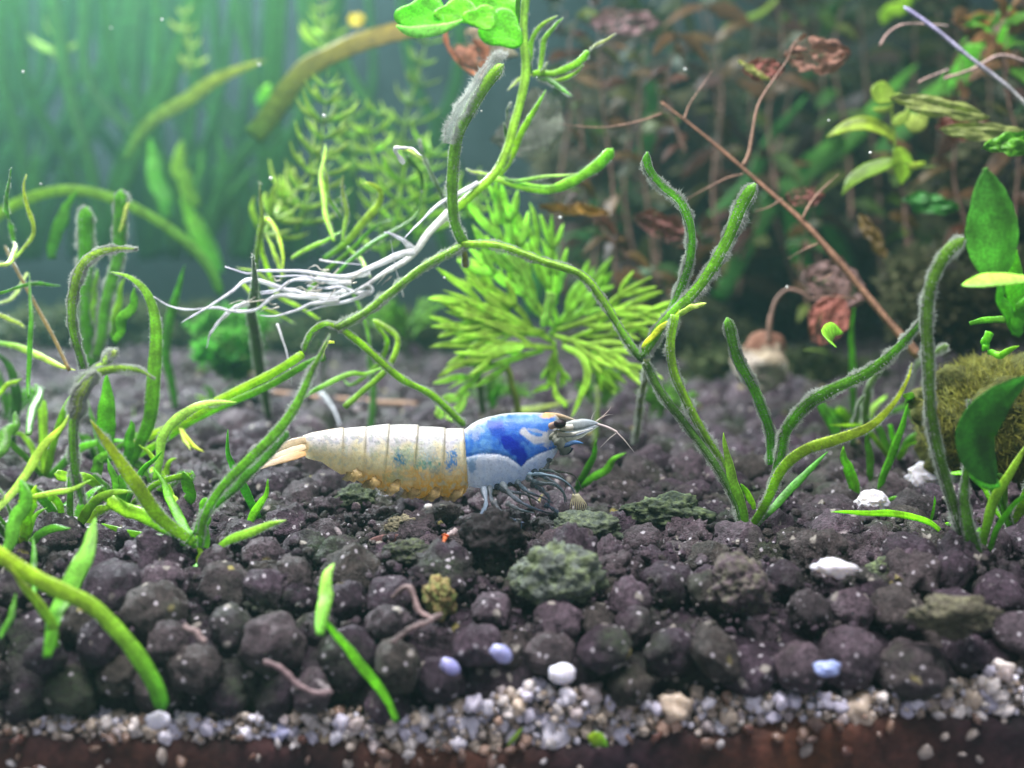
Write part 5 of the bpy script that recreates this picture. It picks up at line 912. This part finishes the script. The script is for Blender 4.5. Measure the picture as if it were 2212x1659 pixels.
shaggy('dark shaggy growth behind the pale stone', 1690, 830, 420, 120, 21, (.022, .04, .02), 24, 3200, .45); shaggy('dark shaggy growth below the dotted leaves', 2080, 640, 300, 220, 18, (.03, .028, .022), 25, 3200, .4); shaggy('dark growth at the foot of the red stems', 1450, 760, 380, 170, 25, (.025, .03, .02), 26, 3000, .5)
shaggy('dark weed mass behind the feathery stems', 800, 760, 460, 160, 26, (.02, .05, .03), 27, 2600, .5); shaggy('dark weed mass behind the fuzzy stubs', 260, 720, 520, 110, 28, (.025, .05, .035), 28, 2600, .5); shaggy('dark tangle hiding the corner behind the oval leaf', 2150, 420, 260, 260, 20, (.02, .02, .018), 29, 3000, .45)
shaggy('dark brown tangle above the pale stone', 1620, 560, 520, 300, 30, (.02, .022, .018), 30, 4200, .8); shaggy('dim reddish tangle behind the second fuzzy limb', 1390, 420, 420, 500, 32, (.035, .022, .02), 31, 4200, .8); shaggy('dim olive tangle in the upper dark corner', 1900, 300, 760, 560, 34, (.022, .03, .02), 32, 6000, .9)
# ------------------------------------------------------------------ left front cluster
c1 = thing('runner_plant', 'furry pale hooked leaf pair at the left edge of the seedling cluster', 'plant', tuple(at(180, 900, 9.3)))
leaf(c1, [(180, 800), (162, 720), (156, 650), (172, 588), (210, 548), (255, 533), (300, 535)], 27, 9.4, 9.2, 'blade', (.12, .30, .05), (.50, .62, .22), .5, 2.2, .045, n=44); leaf(c1, [(180, 1090), (168, 1010), (160, 940), (162, 870), (185, 820), (235, 797), (290, 798), (335, 820)], 30, 8.9, 8.8, 'blade', (.12, .34, .05), (.40, .54, .18), .5, 2.4, .05, n=50)
leaf(c1, [(205, 815), (212, 792), (245, 765), (240, 760)], 20, 8.9, 8.9, 'stub', (.5, .7, .45), (.5, .6, .3), .6, 1, .04); leaf(c1, [(165, 905), (170, 860), (190, 825), (215, 805)], 30, 8.7, 8.7, 'blade', (.36, .42, .24), (.50, .60, .36), .5, 2.5, .06)
c2 = thing('runner_plant', 'seedling with a long bowed green leaf reaching up to a pale tip', 'plant', foot((270, 1045)))
leaf(c2, [(262, 1050), (292, 980), (318, 905), (330, 820), (333, 740), (326, 670), (310, 625), (280, 598), (240, 588)], 33, 11.4, 10.9, 'blade', (.10, .34, .03), (.34, .54, .16), .2, .4, .04, n=50, roll=0, label='long bowed leaf with a pale bent tip'); leaf(c2, [(246, 740), (262, 700), (285, 665), (290, 620)], 27, 12, 12, 'blade', (.10, .32, .03), (.12, .36, .04), .2); leaf(c2, [(230, 1000), (222, 930), (225, 860), (232, 810)], 44, 11.2, 11.2, 'blade', (.10, .36, .03), (.14, .42, .04), .15)
leaf(c2, [(200, 1060), (215, 1000), (240, 960)], 36, 11, 11, 'blade', (.06, .22, .02), (.1, .3, .03), .2); leaf(c2, [(275, 1010), (278, 960), (284, 905)], 24, 11.2, 11.2, 'blade', (.06, .26, .03), (.12, .4, .06), .25)
c3 = thing('runner_plant', 'two blunt furry stubs with thick edges standing at the left', 'plant', foot((200, 830)))
leaf(c3, [(196, 790), (188, 700), (186, 600), (186, 520), (188, 450)], 40, 13.6, 13.2, 'stub', (.10, .30, .04), (.14, .40, .04), .4, 2.6, .06); leaf(c3, [(212, 780), (222, 690), (240, 620), (254, 550), (256, 480), (258, 405)], 36, 13.4, 13.0, 'stub', (.12, .34, .05), (.12, .36, .04), .45, 2.6, .06); leaf(c3, [(258, 500), (268, 470), (278, 438)], 10, 13, 13, 'stub', (.4, .5, .3), (.75, .75, .6), .6); leaf(c3, [(205, 700), (200, 640), (212, 580)], 22, 13.4, 13.4, 'blade', (.2, .45, .08), (.26, .52, .1), .4, .8, .04); leaf(c3, [(255, 740), (245, 700), (262, 640), (270, 600)], 26, 13.6, 13.5, 'blade', (.2, .4, .08), (.3, .5, .1), .3)
solo('flat green blade with a slanted tip left of the trailing roots', [([(385, 895), (372, 830), (360, 760), (362, 700), (380, 640), (402, 572)], 28, (.06, .24, .04), (.16, .46, .05), 13.6)])
solo('dark furry upright leaf crossing the trailing roots', [([(582, 912), (572, 845), (552, 760), (544, 690), (548, 620), (549, 552)], 36, (.02, .08, .015), (.03, .12, .03), 10.2, 'blade', .6, .7)])
c4 = thing('grass_seedling', 'thin curled yellow green shoots at the far left edge', 'seedling', tuple(at(40, 820, 12)))
for p, w_, c0, k1 in [([(62, 860), (62, 800), (68, 700), (66, 640), (64, 590)], 12, (.10, .36, .04), GM), ([(-20, 640), (30, 622), (80, 612), (130, 616)], 12, (.16, .4, .06), (.1, .34, .05)), ([(30, 520), (18, 470), (14, 420), (24, 360)], 16, (.2, .44, .05), (.14, .4, .08)), ([(20, 570), (50, 540), (72, 505), (60, 450), (50, 400), (56, 375)], 12, (.4, .55, .3), (.6, .6, .08)), ([(-20, 572), (15, 568), (32, 540), (28, 520)], 13, (.6, .7, .5), (.4, .56, .4)), ([(-20, 740), (40, 750), (100, 778), (165, 800)], 19, (.14, .4, .05), (.62, .66, .26)), ([(-10, 860), (20, 830), (50, 818)], 13, (.4, .6, .06), (.4, .6, .1)), ([(30, 960), (34, 880), (20, 800), (-10, 760)], 26, (.02, .10, .03), (.06, .22, .05)), ([(60, 940), (70, 890), (86, 850), (78, 830)], 22, (.10, .26, .08), (.16, .34, .12)), ([(-10, 990), (20, 940), (34, 890)], 30, (.14, .34, .10), (.1, .26, .08)), ([(60, 590), (30, 640), (-10, 660)], 10, (.4, .5, .35), (.4, .5, .5)), ([(-20, 670), (20, 688), (55, 706)], 11, (.7, .7, .9), (.8, .8, .9)), ([(150, 800), (100, 700), (40, 590), (10, 530)], 8, (.24, .15, .15), (.2, .14, .14))]:
    leaf(c4, p, w_, 11+rnd.uniform(-.5, 2), 11+rnd.uniform(-.5, 2), 'blade' if w_ != 8 else 'stem', c0, k1, .5, .1, .03, name='shoot')
c5 = thing('runner_plant', 'star shaped green seedling spreading blades from one crown in front of the tail', 'plant', foot((440, 1215))); D5 = gD(440, 1215)
for p, w_, a_, b_, d1, fz, k_ in [([(430, 1185), (440, 1120), (478, 1050), (540, 985), (600, 930), (650, 865), (684, 790), (712, 720)], 27, (.14, .42, .03), (.24, .44, .14), 8.6, .8, 'blade'), ([(425, 1160), (455, 1100), (520, 1035), (580, 985), (625, 930)], 22, (.07, .24, .03), (.05, .18, .03), 8.9, .4, 'stem'), ([(420, 1170), (350, 1115), (290, 1040), (240, 970), (196, 906)], 36, (.20, .44, .04), (.52, .52, .05), 8.6, .4, 'blade'),
  ([(412, 1165), (340, 1130), (280, 1100), (236, 1080)], 30, (.14, .42, .03), (.36, .60, .06), 8.9, 0, 'stem'), ([(445, 1200), (500, 1168), (560, 1142), (622, 1124)], 24, (.20, .50, .03), (.42, .60, .24), 8.5, .1, 'blade'), ([(440, 1180), (442, 1150), (446, 1120), (436, 1080)], 30, (.12, .38, .03), (.14, .42, .04), 8.9, 0, 'stub'), ([(446, 1200), (462, 1230), (484, 1266)], 14, (.3, .55, .04), (.5, .56, .1), 8.5, 0, 'blade'), ([(432, 1215), (400, 1260), (366, 1312)], 19, (.10, .38, .03), (.14, .44, .03), 8.15, 0, 'stub'),
  ([(420, 1175), (395, 1130), (380, 1090), (330, 1010)], 24, (.12, .38, .03), (.16, .42, .05), 9.2, 0, 'blade'), ([(425, 1180), (330, 1160), (260, 1150), (220, 1130)], 22, (.14, .40, .03), (.26, .56, .04), 9.2, 0, 'blade'), ([(440, 1225), (440, 1190), (425, 1160)], 30, (.4, .5, .06), (.22, .5, .03), 8.9, 0, 'stub')]:
    leaf(c5, p, w_, D5, d1, k_, a_, b_, .28, fz, .04, n=44)
solo('short blunt green blade in front of the tail fan', [([(410, 1110), (408, 1070), (404, 1030)], 32, (.12, .38, .03), (.18, .46, .04), 10, 'stub'), ([(560, 1120), (528, 1055), (502, 1000), (488, 928)], 26, (.10, .40, .12), (.14, .48, .08), 9.8), ([(520, 1165), (545, 1120), (565, 1085), (580, 1036)], 26, (.18, .52, .03), (.22, .58, .03), 9.4)])
solo('low bright shoots behind the star shaped seedling', [([(380, 1100), (360, 1040), (330, 990), (300, 960)], 18, (.3, .6, .04), (.4, .64, .05), 11), ([(372, 1110), (376, 1080), (360, 1070)], 20, (.55, .7, .1), (.5, .7, .1), 10.6), ([(230, 1120), (290, 1100), (330, 1090)], 18, (.4, .6, .05), (.3, .6, .05), 10.4), ([(150, 1150), (180, 1090), (200, 1060)], 22, (.1, .34, .03), (.16, .44, .04), 10.5), ([(130, 1120), (150, 1060), (148, 1030)], 40, (.04, .2, .02), (.08, .3, .03), 11), ([(160, 1170), (168, 1130), (175, 1110)], 20, (.4, .55, .05), (.45, .6, .06), 10.2), ([(290, 870), (288, 905), (296, 950), (292, 1000)], 20, (.2, .36, .08), (.14, .3, .08), 12)])
c6 = thing('grass_seedling', 'blurred near blades with a painted milky sheen in the lower left', 'seedling', tuple(at(100, 1420, 8)))
for p, w_, a_, b_, d0, d1, k_ in [([(100, 1420), (116, 1350), (140, 1290), (180, 1200), (208, 1120)], 54, (.10, .36, .03), (.34, .62, .34), 7.3, 7.9, 'blade'), ([(-30, 1180), (40, 1220), (120, 1270), (210, 1320), (280, 1390), (330, 1470), (352, 1535)], 36, (.40, .50, .08), (.06, .28, .04), 7.5, 7.35, 'stem'), ([(0, 1210), (36, 1130), (60, 1080), (42, 1030)], 40, (.2, .5, .16), (.12, .40, .05), 8.2, 8.4, 'blade'), ([(-20, 1120), (30, 1060), (80, 985), (128, 925), (146, 890)], 26, (.5, .66, .45), (.40, .56, .06), 8.4, 8.8, 'blade'), ([(50, 1170), (58, 1110), (80, 1050)], 26, (.4, .6, .06), (.5, .66, .1), 8.8, 8.8, 'blade'), ([(40, 1085), (90, 1070), (150, 1058), (200, 1035)], 16, (.5, .66, .1), (.4, .6, .3), 8.7, 8.8, 'blade'), ([(72, 1285), (76, 1240), (72, 1160)], 17, (.08, .3, .05), (.12, .36, .1), 7.7, 8.1, 'blade'), ([(0, 1380), (24, 1330), (36, 1280)], 16, (.08, .3, .05), (.14, .36, .1), 7.3, 7.5, 'blade'), ([(120, 1400), (112, 1350), (80, 1300), (20, 1220)], 30, (.08, .26, .03), (.36, .44, .06), 7.35, 7.45, 'blade')]:  # first blade: pale highlight put into its tip colour
    leaf(c6, p, w_, d0, d1, k_, a_, b_, .3, 0, n=40)
leaf(thing('grass_seedling', 'pale short blade standing on the front granules', 'seedling', tuple(at(690, 1370, 7.75))), [(688, 1372), (694, 1320), (706, 1270), (718, 1215)], 36, 7.35, 7.7, 'blade', (.16, .44, .12), (.45, .70, .40), .2)
leaf(thing('grass_seedling', 'bright green blade bending down into the white gravel', 'seedling', tuple(at(850, 1555, 7.4))), [(854, 1560), (836, 1515), (806, 1470), (760, 1410), (718, 1360), (692, 1318)], 25, 7.35, 7.55, 'blade', (.12, .42, .03), (.18, .52, .03), .25)
leaf(thing('algae_spot', 'small yellow green algae smear on the lower glass', 'algae', tuple(at(1295, 1600, 7.4))), [(1270, 1590), (1292, 1598), (1312, 1612)], 34, 7.42, 7.42, 'oval', (.30, .40, .04), (.10, .30, .04), .2, name='smear'); leaf(thing('algae_spot', 'thin faint green smear left of the rounder algae smear', 'algae', tuple(at(1120, 1590, 7.4))), [(1096, 1612), (1110, 1596), (1130, 1572)], 12, 7.42, 7.42, 'oval', (.16, .26, .05), (.2, .3, .06), .2, name='smear')

mb = MB(); R4 = random.Random(9)
for (x, y, D) in [(50, 155, 12), (350, 42, 13), (88, 397, 12), (585, 385, 12), (1040, 240, 11), (560, 140, 14), (700, 250, 12), (1790, 260, 12), (1480, 150, 13), (1880, 330, 11), (240, 60, 15), (960, 600, 11), (1210, 470, 12), (1700, 620, 12)]:
    v, f = ico(2, int(x), .3, 1); mb.add(v*cm(R4.uniform(4, 8), D)+np.array(at(x, y, D)), f, (.8, .85, .8))
sp_ = mb.build('suspended_specks', M['root'], None, 'stuff'); sp_['label'] = 'tiny pale specks drifting in the water'

RX = random.Random(77)
for (bx, by, n_, h0, lb) in [(150, 1165, 7, 190, 'spreading bright seedling just behind the milky near blades'), (45, 1200, 6, 170, 'crowded green seedling at the left edge above the big curved blade'), (262, 1120, 6, 150, 'dense low seedling left of the star shaped crown'), (345, 1075, 5, 120, 'small upright seedling under the long bowed leaf'), (95, 1040, 5, 200, 'tall thin seedling behind the furry hooked leaf'), (215, 1010, 5, 150, 'green tuft at the base of the blunt furry stubs'),
   (1850, 960, 5, 120, 'thin tuft in the gap left of the thick dark stalk'), (1935, 1010, 5, 140, 'tuft of narrow blades right behind the bright shard'), (2185, 1150, 5, 200, 'seedling at the right edge in front of the large dark leaf'), (20, 920, 5, 170, 'tuft of thin shoots at the far left under the curled shoots'), (470, 900, 4, 90, 'little green tuft behind the pale aslant leaf')]:
    t = thing('grass_seedling', lb, 'seedling', foot((bx, by))); D0 = gD(bx, by)
    for k in range(n_):
        a = (k-(n_-1)/2)/(n_/2)*.95+RX.uniform(-.2, .2); L = h0*RX.uniform(.55, 1.15); g = RX.uniform(.6, 1.25); c_ = np.array(RX.choice([(.10, .34, .03), (.16, .42, .04), (.08, .26, .03), (.26, .46, .05)]))*g
        leaf(t, [(bx+RX.uniform(-8, 8), by), (bx+math.sin(a)*L*.3, by-math.cos(a)*L*.4), (bx+math.sin(a)*L*.7, by-math.cos(a)*L*.78), (bx+math.sin(a)*L*(1.1+.3*abs(a)), by-math.cos(a)*L*RX.uniform(.8, 1.1))], RX.uniform(14, 28)*(9.5/D0)**.5, D0, D0+RX.uniform(-.7, .5), RX.choice(['blade', 'blade', 'stub']), tuple(c_*.7), tuple(c_*1.25), .2, RX.choice([0, 0, .3]), .04, n=26)
# ------------------------------------------------------------------ murky water: one closed even volume round the whole scene
mb = MB(); x0, x1, y0, y1, z0, z1 = -45, 45, -6, 44, -4, 23.5
v = [(x, y, z) for x in (x0, x1) for y in (y0, y1) for z in (z0, z1)]
mb.add(v, [(0, 1, 3, 2), (4, 6, 7, 5), (0, 4, 5, 1), (2, 3, 7, 6), (0, 2, 6, 4), (1, 5, 7, 3)], (1, 1, 1))
m = bpy.data.materials.new('haze'); m.use_nodes = True; nt = m.node_tree; nt.nodes.clear()
out = nt.nodes.new('ShaderNodeOutputMaterial'); pv = nt.nodes.new('ShaderNodeVolumePrincipled')
pv.inputs['Color'].default_value = (0.36, 0.78, 0.74, 1); pv.inputs['Density'].default_value = 0.0022
pv.inputs['Anisotropy'].default_value = 0.6
nt.links.new(pv.outputs[0], out.inputs['Volume'])
hz = mb.build('haze', m, smooth=False); hz['kind'] = 'stuff'; hz['label'] = 'murky green tank water'
